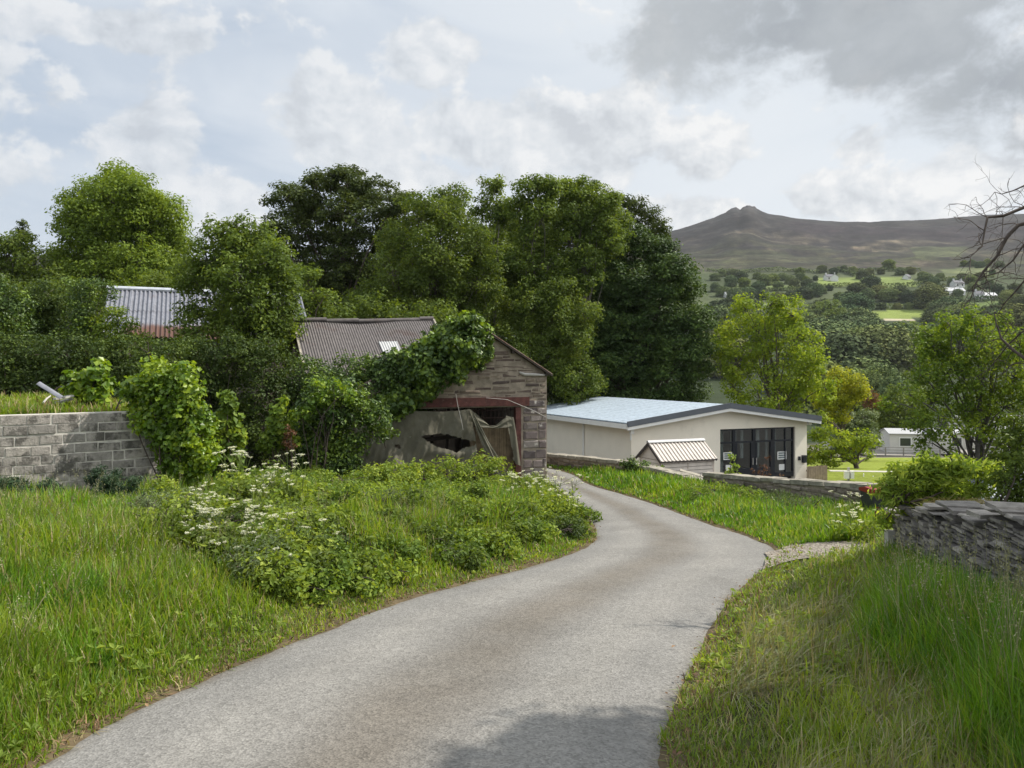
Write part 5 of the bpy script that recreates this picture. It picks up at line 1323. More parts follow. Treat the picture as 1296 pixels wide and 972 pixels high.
    # plants on the slate wall
    for Lp, Y, mat, lab, kw in [
        ([(1135, 606, 16), (1160, 598, 17), (1185, 595, 17), (1212, 593, 16), (1238, 597, 15), (1118, 616, 12), (1260, 602, 12), (1150, 625, 14), (1178, 622, 16), (1205, 620, 15), (1230, 622, 13), (1125, 630, 9), (1140, 640, 10), (1250, 615, 10), (1165, 638, 10)], 10.0, 'leaf_sage', 'pale leafy green plant sprawling over the top of the slate wall', dict(leaf=.11, clump=.13, per=22, aspect=.28, cover=1.5, stems=True, up=.2, jitter=1.1, hollow=.3)),
        ([(1272, 610, 15), (1290, 625, 18), (1280, 640, 14), (1300, 600, 20), (1268, 628, 9), (1285, 590, 12)], 8.6, 'leaf_mid', 'darker bushy plant on the slate wall at the right edge', dict(leaf=.05, clump=.11, per=40, aspect=.4, cover=1.1)),
        ([(1278, 565, 16), (1295, 545, 18), (1265, 580, 10), (1290, 580, 16), (1282, 530, 8)], 15, 'leaf_mid', 'tall shrub behind the wall at the right edge with pale flower heads', dict(leaf=.07, clump=.16, per=36, cover=1.0))]:
        bush('wall_plant', lab, gnd(Lp[0][0], Y) * [1, 1, 0] + [0, 0, z_at(np.mean([q[1] for q in Lp]) + 18, Y)], lobes_px(Lp, Y, spread=.4), mat, 'plant', **kw)
    bush('copper_shrub', 'purple leaved shrub in the gap below the dark bin', gnd(1114, 15.2), lobes_px([(1110, 662, 9), (1120, 668, 10), (1112, 678, 11), (1124, 680, 8), (1104, 674, 7), (1118, 655, 7)], 14.0, spread=.3), 'leaf_purple', 'shrub', clump=.1, per=26, leaf=.06, cover=1.1)
    dry = MB(); P = []
    for i in range(700):
        u = rng.uniform(1170, 1262); Y = 9.6 - (u - 1170) / 90 * .9; p = W(u, rng.uniform(632, 655), Y); P.append(p)
    P = np.array(P); q = rng.normal(size=P.shape) * .09; q[:, 2] = q[:, 2] * .6 - .05
    dry.leaves(P + q * .5, sph(len(P)), .22, .05, .0, tang=q)
    tag(dry.build('dead_grass', M['straw'], origin=P.mean(0)), kind='stuff')
    # hedge-like vegetation on the far wall
    b('ivy hump growing over the low lane-side wall', 'ivy', [(800, 590, 8), (815, 594, 9), (830, 598, 8), (845, 604, 6), (790, 588, 5), (822, 600, 7)], 26.0, 'leaf_ivy', 'ivy', leaf=.07, clump=.16, per=40, cover=1.2)
    b('flowering weed with pale leaves standing before the glazed front', 'weed', [(925, 600, 8), (918, 612, 9), (932, 615, 9), (928, 588, 4), (925, 578, 3), (938, 605, 5)], 22.5, 'leaf_sage', 'weed', leaf=.07, clump=.1, per=14, cover=1.0)
    b('reddish seeding weeds along the wall top by the glazed front', 'weed', [(968, 592, 4), (972, 580, 4), (960, 600, 6), (970, 605, 6), (952, 596, 4), (985, 604, 4)], 22.0, 'leaf_red', 'weed', leaf=.04, clump=.09, per=10, cover=.8)
ivy_and_hedges()

def verge_plants():
    """leafy undergrowth on the left bank: nettles, brambles, elder shoots"""
    def patch(lab, pts, mat, leaf, clump=.13, per=26, cover=1.1, aspect=.6, name='bramble_patch', cat='undergrowth', hk=.72):
        L = []
        for u, Y, h, r in pts:
            g = gnd(u, Y); h = h * hk; L.append((g[0], g[1], g[2] + h * .5, r, r, h * .55))
        bush(name, lab, (L[0][0], L[0][1], Hs(L[0][0], L[0][1])), L, mat, cat, clump=clump, per=per, leaf=leaf, cover=cover, aspect=aspect, hollow=.5)
    patch('deep green nettle bed below the cow parsley by the lane', [(325, 9.6, .5, .35), (350, 9.4, .55, .4), (380, 9.6, .55, .4), (405, 10, .6, .4), (340, 10.3, .6, .4), (375, 10.6, .6, .42), (425, 10.4, .45, .32), (300, 10.4, .5, .35)], 'leaf_nettle', .055)
    patch('dark bramble clump beside the lane right of the nettles', [(395, 9.0, .35, .25), (412, 9.2, .4, .28), (425, 9.5, .35, .25)], 'leaf_hedge', .05)
    patch('yellow-green bramble bank in front of the tarpaulin, left half', [(430, 12, .55, .5), (465, 12.5, .6, .5), (500, 13, .6, .5), (445, 13.5, .6, .55), (480, 14.2, .65, .55), (515, 14.6, .65, .55), (410, 12.6, .5, .5), (400, 14, .6, .55), (440, 15.5, .65, .6)], 'leaf_bramble', .06, .16, hk=.56)
    patch('yellow-green bramble bank in front of the tarpaulin, right half', [(540, 13.2, .55, .5), (575, 13.8, .6, .5), (610, 14, .55, .45), (560, 15, .65, .55), (595, 15.6, .65, .55), (635, 15, .5, .45), (625, 16.6, .65, .5), (580, 17, .75, .6), (540, 16.4, .75, .6), (655, 16.8, .55, .4)], 'leaf_bramble', .06, .16, hk=.56)
    patch('leafy elder shoots against the foot of the tarpaulin', [(500, 18.5, 1.0, .6), (530, 19, 1.1, .6), (565, 19.5, 1.2, .6), (600, 20, 1.3, .55), (625, 20.5, 1.3, .5), (475, 18.2, .9, .6)], 'leaf_nettle', .075, .17)
    patch('leafy weeds in the dark under the barn shrub', [(330, 15, .7, .6), (365, 15.5, .75, .6), (400, 16.5, .75, .6), (345, 17.5, .8, .7), (300, 15.2, .6, .5), (440, 17.5, .75, .6)], 'leaf_bramble', .065, .17)
    patch('small dark bush at the bulge of the verge by the bend', [(718, 13.6, .5, .3), (728, 14.0, .45, .28), (708, 13.9, .45, .28), (722, 14.6, .4, .3)], 'leaf_hedge', .05)
    patch('weeds round the barn corner by the lane', [(660, 18.8, .9, .45), (675, 19.8, .9, .45), (690, 20.5, .7, .4), (645, 18.5, .9, .5), (705, 17.5, .5, .45), (680, 17.5, .6, .5), (690, 15.8, .45, .45), (665, 15.2, .5, .45)], 'leaf_nettle', .055, .15)
    patch('greyish fine weeds among the grass left of the cow parsley', [(205, 10.2, .5, .35), (225, 10.5, .5, .35), (190, 9.6, .45, .3), (240, 11, .5, .4), (170, 10.4, .45, .35)], 'leaf_grey', .04, .12, aspect=.3)
    patch('weed bed along the foot of the coped stone wall, left half', [(880, 20.8, .5, .4), (905, 20.2, .55, .42), (930, 19.8, .5, .4), (955, 19.2, .6, .4), (890, 19.8, .4, .4)], 'leaf_bramble', .05, .14)
    patch('weed bed along the foot of the coped stone wall, right half', [(985, 18.4, .6, .4), (1010, 17.6, .6, .4), (1030, 17, .55, .38), (1000, 17, .45, .4)], 'leaf_grey', .05, .14, aspect=.3)
    patch('low leafy weeds with white flowers at the driveway mouth', [(1085, 13.2, .4, .25), (1098, 12.8, .45, .25), (1108, 12.4, .4, .22), (1075, 13.8, .4, .25)], 'leaf_nettle', .05, .11)
    # the uneven weedy bank between the block wall and the bend, read off the photo and set on the ground
    def hit(u, v):
        Y = np.linspace(5, 26, 400); x = (u - UC) / F * Y; d = (EYE - (v - VH) / F * Y) - H(x, Y)
        k = np.argmax(d < 0); return (x[k], Y[k])
    area = [(150, 655), (235, 628), (330, 612), (460, 606), (620, 600), (700, 612), (742, 648), (742, 690), (690, 694), (600, 712), (520, 728), (450, 748), (380, 756), (320, 752), (250, 725), (190, 690)]
    kinds = [('leaf_nettle', .06, [0, 400], 'nettles and young weeds mixed through the left bank below the cow parsley'), ('leaf_bramble', .06, [300, 760], 'yellow-green bramble growth spread over the bank before the barn'), ('leaf_hedge', .05, [150, 760], 'darker bramble humps dotted over the weedy left bank'), ('leaf_mid', .07, [200, 760], 'broad leaved dock and elder shoots standing in the weedy left bank'), ('leaf_grey', .045, [120, 560], 'greyish feathery weeds among the left bank undergrowth')]
    r = np.random.default_rng(77)
    for m, lf, (ua, ub), lab in kinds:
        L = []; n = {'leaf_nettle': 34, 'leaf_bramble': 84, 'leaf_hedge': 9, 'leaf_mid': 52, 'leaf_grey': 16}[m]
        while len(L) < n:
            u, v = r.uniform(ua, ub), r.uniform(600, 756)
            if u < 150 or not in_poly(np.array([u]), np.array([v]), area)[0]: continue
            x, y = hit(u, v + 6); h = r.uniform(.22, .5) * (1.25 if v < 660 else .95); q = r.uniform(.18, .4)
            if u > 690: h *= .6
            L.append((x, y, Hs(x, y) + h * .45, q, q, h * .55))
        bush('weed_patch', lab, (L[0][0], L[0][1], Hs(L[0][0], L[0][1])), L, m, 'undergrowth', clump=.12, per=24, leaf=lf, cover=1.0, aspect=.3 if m == 'leaf_grey' else .6, hollow=.4, jitter=.8)
verge_plants()

def parsley_proto(seed, h):
    r = np.random.default_rng(seed)
    root = empty('cow_parsley', (0, 0, 0), 'tall white flowered cow parsley', 'wildflower')
    st = MB(); lf = MB(); heads = []
    for k in range(3 if h > .7 else 2):
        b = np.array([r.normal() * .04, r.normal() * .04, 0]); top = b + np.array([r.normal() * .12, r.normal() * .12, h * r.uniform(.82, 1)])
        t = np.linspace(0, 1, 5)[:, None]; Pm = b * (1 - t) + top * t + np.array([r.normal() * .05, r.normal() * .05, 0]) * t * (1 - t) * 2
        st.tube(Pm, np.linspace(.007, .004, 5), 4); heads.append(top)
        for j in range(2):
            q = Pm[2 + j]; e = q + np.array([r.normal() * .14, r.normal() * .14, h * r.uniform(.15, .3)]); st.tube([q, (q + e) / 2 + [0, 0, .02], e], [.004, .0035, .003], 4); heads.append(e)
    n = 90; P = np.stack([r.normal(size=n) * .12, r.normal(size=n) * .12, r.uniform(.03, .6, n) * h], 1)
    lf.leaves(P, nrm(r.normal(size=(n, 3)) * .5 + [0, 0, 1]), .11, .45)
    st.build('stem', M['stem'], root); lf.build('leaves', M['leaf_nettle'], root)
    for q in heads:
        m = MB(); n = 9; rad = .038 * r.uniform(.6, 1.2)
        a = r.uniform(0, 2 * PI, n); d = rad * np.sqrt(np.linspace(.02, 1, n)); tl = r.normal(size=2) * .3; c = q + np.stack([np.cos(a) * d, np.sin(a) * d, .012 - d * d * 5 + np.cos(a) * d * tl[0] + np.sin(a) * d * tl[1]], 1)
        PP = np.repeat(c, 7, 0) + r.normal(size=(n * 7, 3)) * [.009, .009, .004]
        m.leaves(PP, nrm(r.normal(size=(n * 7, 3)) * .35 + [0, 0, 1]), .013, .9, 0)
        for cc in c[::2]: m.tube([q - [0, 0, .02], cc], .0015, 3, cap=False)
        m.build('flower_head', [M['petal']], root)
    return root

def parsley():
    protos = [parsley_proto(s, h) for s, h in ((1, .75), (2, .9), (3, .6))]
    spots = []
    def zone(n, u0, u1, Y0, Y1, lab, grp, pr=(0, 1, 2), sc=1.0):
        for _ in range(n):
            spots.append((rng.uniform(u0, u1), rng.uniform(Y0, Y1), lab, grp, int(rng.choice(pr)), sc * rng.uniform(.85, 1.2)))
    zone(22, 205, 335, 7.8, 10.2, 'white cow parsley in the dense patch on the left bank', 'cow parsley patch on the left bank', (0, 1, 2), .68)
    zone(10, 285, 395, 11.0, 13.5, 'white cow parsley against the dark hedge behind the patch', 'cow parsley before the dark hedge', (0, 1), .95)
    zone(14, 640, 725, 16, 20, 'white cow parsley at the barn corner', 'cow parsley at the barn corner', (0, 1, 2), 1.1)
    zone(8, 250, 420, 7.8, 9.4, 'scattered white cow parsley low among the nettles', 'cow parsley among the nettles', (2,), .8)
    zone(5, 1055, 1112, 12.6, 14.2, 'white cow parsley at the driveway mouth', 'cow parsley at the driveway mouth', (0, 2), .9)
    used = set()
    for i, (u, Y, lab, grp, k, s) in enumerate(spots):
        o = protos[k] if k not in used else copy_tree(protos[k]); used.add(k)
        o.location = gnd(u, Y, -.02); o.rotation_euler = (0, 0, rng.uniform(0, 6.28)); o.scale = (s, s, s)
        o['label'] = lab; o['group'] = grp
parsley()

# ------------------------------------------------------------------ grass
def grass(name, n, region, height, mats_w, r0, r1, a0, a1, lean=.5, wmul=1.0, seed=0, flat=0.0, segs=3, zoff=0, wind=(.1, 0)):
    """blades strewn thickest near the lane; region(x, y) keeps, height(x, y) sets the length"""
    g = np.random.default_rng(seed)
    r = np.exp(g.uniform(math.log(r0), math.log(r1), n)); a = np.radians(g.uniform(a0, a1, n))
    x = r * np.sin(a); y = r * np.cos(a)
    keep = region(x, y); x, y, r = x[keep], y[keep], r[keep]; n = len(x)
    h = height(x, y) * g.uniform(.55, 1.25, n); z = H(x, y) + zoff
    w = np.maximum(.0035, .00095 * r) * g.uniform(.7, 1.4, n) * wmul
    ang = g.uniform(0, 2 * PI, n); ld = np.stack([np.cos(ang) + wind[0], np.sin(ang) + wind[1]], 1)
    le = np.abs(g.normal(size=n)) * lean * .6 + .12
    fl = (g.random(n) < flat); le = np.where(fl, g.uniform(1.5, 4, n), le)
    sd = np.stack([-ld[:, 1], ld[:, 0]], 1); fa = g.uniform(-.8, .8, n)
    sd = sd * np.cos(fa)[:, None] + ld * np.sin(fa)[:, None]; sd /= np.linalg.norm(sd, axis=1, keepdims=True) + 1e-6
    V = []
    K = segs
    for k in range(K + 1):
        t = k / K
        hor = h * le * t ** 1.8 / np.sqrt(1 + le ** 2 * .6); ver = h * t * (1 - .35 * np.minimum(le, 1.4) * t) / np.sqrt(1 + np.where(fl, le ** 2 * .8, 0))
        cx, cy, cz = x + ld[:, 0] * hor, y + ld[:, 1] * hor, z - .02 + ver
        ww = w * (1 - t * .75) if k < K else w * 0
        if k < K:
            V.append(np.stack([cx - sd[:, 0] * ww, cy - sd[:, 1] * ww, cz], 1)); V.append(np.stack([cx + sd[:, 0] * ww, cy + sd[:, 1] * ww, cz], 1))
        else: V.append(np.stack([cx, cy, cz], 1))
    m = 2 * K + 1
    V = np.stack(V, 1).reshape(-1, 3); b = np.arange(n)[:, None] * m
    wts = np.array([q[1] for q in mats_w], float)
    mi = g.choice(len(mats_w), n, p=wts / wts.sum())
    if len(mats_w) > 1 and mats_w[1][0] == 'grass_lush': mi = np.where((fbm(x * .55, y * .55, 66, 3) > .54) & (g.random(n) < .65) & (mi == 0), 1, mi)
    mb = MB(); mb.v.append(V); mb.n = len(V)
    for k in range(K - 1):
        mb.f.append(b + np.array([[2 * k, 2 * k + 1, 2 * k + 3, 2 * k + 2]])); mb.fm.append(mi)
    mb.f.append(b + np.array([[2 * K - 2, 2 * K - 1, 2 * K]])); mb.fm.append(mi)
    return tag(mb.build(name, [M[q[0]] for q in mats_w]), kind='stuff')

def dists(x, y):
    dl, sl = poly_dist(x, y, ELl); dr, sr = poly_dist(x, y, ERl); db, sb = poly_dist(x, y, BOUND)
    return np.where(sl > 0, dl, -dl), np.where(sr < 0, dr, -dr), np.where(sb < 0, db, -db)

def all_grass():
    def left(x, y):
        dl, dr, db = dists(x, y)
        back = -((x - BW_R[0]) * BW_N[0] + (y - BW_R[1]) * BW_N[1]); along = (x - BW_R[0]) * BW_T[0] + (y - BW_R[1]) * BW_T[1]
        return (dl > -.03 + .16 * fbm(x * 2.5, y * 2.5, 4, 2) - .08) & ~((back > -.05) & (along < 1)) & (y < 23) & ((y < 21) | (x > .2))
    def lh(x, y):
        dl, dr, db = dists(x, y)
        n = fbm(x * .7, y * .7, 12, 4)
        return (.05 + .24 * sstep(.05, 1.6, dl + .8 * (n - .5)) + .2 * sstep(.5, .64, fbm(x * .6, y * .6, 19, 3)) * sstep(.4, 1.2, dl)) * (.4 + 1.0 * n) + .03
    grass('verge_grass', 270000, left, lh, [('grass', .72), ('grass_lush', .15), ('straw', .13)], 3.2, 26, -50, 12, .6, seed=1)
    # thin dead fringe along both lane edges
    def fringe(x, y):
        dl, dr, db = dists(x, y)
        q = .14 * (fbm(x * 1.6, y * 1.6, 44, 3) - .5)
        return ((dl > -.09 + q) & (dl < .3) | (dr > -.08 + q) & (dr < .3)) & (y < 25)
    grass('dry_grass', 150000, fringe, lambda x, y: .06 + .06 * fbm(x * 2, y * 2, 6, 2), [('straw', .22), ('grass', .55), ('litter', .23)], 3, 26, -45, 25, 1.0, seed=2, flat=.45)
    def rightn(x, y):
        dl, dr, db = dists(x, y)
        drive = in_poly(x, y, [ground_hit(990, 706), ground_hit(1003, 692), ground_hit(1100, 697), (7.5, 13.4), (7, 12.3), ground_hit(1085, 708), ground_hit(1030, 709)])
        return (dr > -.03 + .2 * fbm(x * 2.5, y * 2.5, 14, 2) - .1) & (db < .05) & ~drive & (y < 12.6)
    def rh(x, y):
        dl, dr, db = dists(x, y)
        n = fbm(x * .9, y * .9, 22, 4)
        tall = sstep(.9, 1.9, dr + .7 * (n - .5))
        return .05 + .05 * n + tall * (.30 + .24 * n) * (1 - .5 * sstep(-1.0, -.35, db)) + .1 * sstep(.3, .8, dr)
    def short(x, y): return rightn(x, y) & (rh(x, y) < .36)
    def tallr(x, y): return rightn(x, y) & (rh(x, y) >= .30)
    grass('tall_grass', 75000, tallr, lambda x, y: rh(x, y) * 1.05, [('grass_lush', .78), ('grass', .17), ('straw', .05)], 3.2, 14, 8, 42, .55, seed=3)
    grass('short_grass', 60000, short, rh, [('grass', .74), ('straw', .13), ('hay', .13)], 3.2, 14, 8, 42, .8, seed=4, flat=.2)
    def hayz(x, y):
        dl, dr, db = dists(x, y)
        return rightn(x, y) & (dr > .25) & (dr < 1.7) & (y < 6.6 + (x - 1) * .5) & (fbm(x * 1.2, y * 1.2, 33, 3) > .38)
    grass('mown_hay', 95000, hayz, lambda x, y: .26 + 0 * x, [('hay', .72), ('straw', .12), ('grass', .16)], 3.0, 9, 8, 42, 1.2, wmul=.9, seed=5, flat=.8, zoff=.03, wind=(.5, -.6))
    def farr(x, y):
        dl, dr, db = dists(x, y)
        return (dr > -.03) & (db < .1) & (y > 12.9) & (y < 31) & (dl < 0) == ((dr > -.03) & (db < .1) & (y > 12.9) & (y < 31))
    def farb(x, y):
        dl, dr, db = dists(x, y)
        return (dr > -.02) & (db < .0) & (y > 12.7) & (y < 32) & (x > -1)
    def fh(x, y):
        dl, dr, db = dists(x, y); n = fbm(x * .8, y * .8, 27, 3)
        return .08 + .08 * n + .2 * sstep(.2, 1.0, dr) * (.5 + n)
    grass('bank_grass', 110000, farb, fh, [('grass', .55), ('grass_lush', .38), ('straw', .07)], 12.5, 33, -2, 32, .6, seed=6)
    def terr(x, y):
        back = -((x - BW_R[0]) * BW_N[0] + (y - BW_R[1]) * BW_N[1]); along = (x - BW_R[0]) * BW_T[0] + (y - BW_R[1]) * BW_T[1]
        return (back > .3) & (along < 0) & (back < 6)
    grass('terrace_grass', 40000, terr, lambda x, y: .18 + .12 * fbm(x, y, 2, 2), [('grass', .7), ('straw', .22), ('litter', .08)], 12, 24, -50, -18, .7, seed=7)
    # flowering grass stalks
    g = np.random.default_rng(8); mb = MB(); hd = MB()
    for side, nn in ((0, 420), (1, 170)):
        c = 0
        while c < nn:
            r = math.exp(g.uniform(math.log(4), math.log(11 if side else 14))); a = math.radians(g.uniform(14, 34) if side else g.uniform(-36, -4))
            x, y = r * math.sin(a), r * math.cos(a)
            X, Y = np.array([x]), np.array([y])
            if side and not (rightn(X, Y)[0] and rh(X, Y)[0] > .4): continue
            if not side and not (left(X, Y)[0] and lh(X, Y)[0] > .28): continue
            c += 1; b = np.array([x, y, Hs(x, y)]); h = g.uniform(.55, .95) if side else g.uniform(.4, .65); e = b + np.array([g.normal() * .12, g.normal() * .12, h])
            mb.tube([b, (b + e) / 2 + [0, 0, .02], e], [.0022, .0018, .0014], 3, cap=False)
            k = 14; P = e - (e - b) * g.uniform(0, .2, (k, 1)) + g.normal(size=(k, 3)) * .012; mb.leaves(P, nrm(g.normal(size=(k, 3))), .018, .4, 0)
    tag(mb.build('seeding_grass', M['hay']), kind='stuff')
    bw = MB(); c = 0                                   # docks, plantain and other broad leaves in the turf
    while c < 900:
        r = math.exp(g.uniform(math.log(3.6), math.log(13))); a = math.radians(g.uniform(-40, 38)); x, y = r * math.sin(a), r * math.cos(a); X, Y = np.array([x]), np.array([y])
        if (a > .05 and r < 5.5) or not (left(X, Y)[0] if a < .05 else rightn(X, Y)[0]): continue
        c += 1; k = int(g.integers(4, 11)); s = g.uniform(.03, .07); b = np.array([x, y, Hs(x, y) + g.uniform(.02, .16)])
        d = g.normal(size=(k, 3)) * [1, 1, .25]; d[:, 2] += .25; d = nrm(d); bw.leaves(b + d * s * .6, nrm(np.cross(d, g.normal(size=(k, 3))) * .3 + [0, 0, 1]), s * g.uniform(.7, 1.3, k), .5, tang=d)
    tag(bw.build('broadleaf_weeds', M['leaf_nettle']), kind='stuff')
    # loose stones and leaf litter on the lane edges
    lm = MB(); P = []
    for E, s in ((ELs, 1), (ERs, -1)):
        i = g.integers(20, 90, 900); off = np.abs(g.normal(size=900)) * .14 - .1
        p = E[i] + (E[(i + 1)] - E[i]) * g.random((900, 1)); d = nrm(E[i + 1] - E[i]); nn = np.stack([-d[:, 1], d[:, 0]], 1) * s
        q = p - nn * off[:, None]; P.append(np.column_stack([q, zroad(q[:, 1]) + .025]))
    P = np.vstack(P); lm.leaves(P, nrm(g.normal(size=P.shape) * .3 + [0, 0, 1]), g.uniform(.012, .05, len(P)), .6)
    tag(lm.build('leaf_litter', M['litter']), kind='stuff')
all_grass()
# ------------------------------------------------------------------ bare branched tree just out of the picture on the right
def roadside_tree():
    base = np.array([9.2, 8.6, Hs(9.2, 8.6)])
    root = empty('roadside_tree', base, 'tree beyond the right edge with bare drooping twigs hanging into view', 'tree')
    tb = MB(); r = np.random.default_rng(5)
    top = base + np.array([.8, -1.4, 8.2]); t = np.linspace(0, 1, 9)[:, None]
    Q = base - [0, 0, .3] + (top - base) * t + r.normal(size=(9, 3)) * .08 * t; tb.tube(Q, .2 * (1 - t[:, 0]) ** .7 + .03, 9)
    def px_path(L, Y0, Y1):
        n = len(L); return np.array([W(u, v, Y0 + (Y1 - Y0) * i / (n - 1)) for i, (u, v) in enumerate(L)])
    def twig(p, d, L, rad, depth):
        n = 5; P = [p]; dd = d
        for i in range(n):
            dd = nrm(dd + r.normal(size=3) * .28 + np.array([-.03, 0, -.05])); P.append(P[-1] + dd * L / n)
        P = np.array(P); tb.tube(P, np.linspace(rad, rad * .35, n + 1), 4, cap=False)
        if depth > 0:
            for i in range(1, n + 1):
                if r.random() < .75:
                    e = nrm(dd + r.normal(size=3) * .75); twig(P[i], e, L * r.uniform(.35, .6), rad * .5, depth - 1)
    Lm = [([(1420, 215), (1340, 243), (1296, 262), (1270, 274), (1253, 276), (1250, 290), (1243, 308), (1228, 325)], .02),
          ([(1420, 250), (1340, 275), (1290, 285), (1275, 300), (1264, 325), (1250, 345), (1238, 360), (1230, 374)], .022),
          ([(1400, 190), (1330, 215), (1296, 232), (1284, 240), (1270, 244), (1259, 243)], .012),
          ([(1420, 300), (1330, 300), (1296, 310), (1282, 330), (1262, 345), (1240, 350), (1226, 345)], .014),
          ([(1420, 330), (1340, 340), (1300, 352), (1284, 372), (1270, 385), (1262, 400)], .014),
          ([(1430, 500), (1340, 480), (1300, 457), (1282, 443), (1270, 428), (1263, 408), (1258, 395)], .022),
          ([(1420, 400), (1330, 410), (1296, 420), (1276, 436), (1262, 452), (1250, 468)], .012)]
    for k, (L, rad) in enumerate(Lm):
        P = px_path(L, 8.3, 8.0 + .2 * k)
        P2 = np.vstack([P[0] * .7 + Q[4] * .3 + [0, 0, .2], P])
        P2[1:-1] += r.normal(size=(len(P2) - 2, 3)) * .015
        j = 3 + k % 4
        P2 = np.vstack([Q[j], P2]); tb.tube(P2, np.linspace(rad * 1.6, rad * .22, len(P2)), 6)
        for i in range(4, len(P2)):
            for _ in range(2):
                d = nrm(P2[i] - P2[i - 1] + r.normal(size=3) * .7 + np.array([-.2, 0, -.25])); twig(P2[i], d, r.uniform(.2, .5), rad * .26, 1)
    T = [(3.4, 6.2, 7, 1.0), (3.9, 7.4, 7.2, 1.0), (4.4, 8.5, 6.8, 1.0), (3.0, 5.0, 7.5, 1.0), (4.0, 5.2, 7, 1.2), (2.6, 4.0, 8, .9), (3.6, 3.8, 7.5, 1.3), (1.3, 3.9, 9, .9), (.5, 4.0, 9.6, .75), (-.1, 3.8, 10, .5), (2.2, 3.0, 8.5, 1.2), (.6, 2.8, 9.5, 1.0), (4.6, 6.4, 6.5, 1.2)]
    lob = [(a + .90 * h, b + .241 * h, h - .5, q) for a, b, h, q in T]
    _old = [(9.3, 6.0, 8.6, 1.5), (10.2, 7.2, 7.8, 1.8), (10.6, 5.0, 8.2, 2.0), (9.6, 4.0, 8.8, 1.5), (11.2, 6.4, 7.0, 1.8), (9.0, 7.4, 9.0, .9), (10.0, 9.0, 7.0, 1.3), (10.6, 8.2, 6.0, 1.3), (11, 9.2, 5.8, 1.0), (8.7, 5.0, 9.2, .8), (10, 3, 7.8, 1.6), (11, 2, 7, 1.8), (8.8, 8.4, 7.2, 1.5), (9.8, 9.9, 7.4, 1.5), (8.4, 6.8, 8, 1.2), (9.4, 8.6, 6.4, 1.4), (10.5, 10.8, 6.6, 1.3)]
    L = [(a, b, c, q, q, q * .6) for a, b, c, q in lob]
    P, Nn, C = crown_points(L, .4, 60, .12, 1.6)
    for a in L: limb(tb, Q[5], a[:3], .07, .02, .1, 6, 7)
    mb = MB(); mb.leaves(P, Nn, .16 * rng.uniform(.6, 1.35, len(P)), .6)
    tb.build('trunk', M['twig'], root, smooth=True); mb.build('crown', M['leaf_mid'], root)
roadside_tree()

# ------------------------------------------------------------------ far valley and hillside
def far_crown(seed, dens, leafsize):
    r = np.random.default_rng(seed)
    L = [(0, 0, .62, .5, .5, .36)] + [(math.cos(a) * .3, math.sin(a) * .3, .45 + .2 * r.random(), .27, .27, .22) for a in np.arange(6) * 1.05 + r.random()]
    L += [(r.normal() * .15, r.normal() * .15, .82, .2, .2, .16), (0, 0, .25, .52, .52, .3), (.2, .1, .12, .4, .4, .2), (-.2, -.1, .12, .4, .4, .2)]
    P, Nn, C = crown_points(L, .09, dens, leafsize, 1.0, up=.25, hollow=.75, jitter=.22)
    mb = MB(); mb.leaves(P, Nn, leafsize * r.uniform(.7, 1.3, len(P)), .8); mb.tube([[0, 0, -.15], [0, 0, .5]], [.04, .03], 6)
    return mb

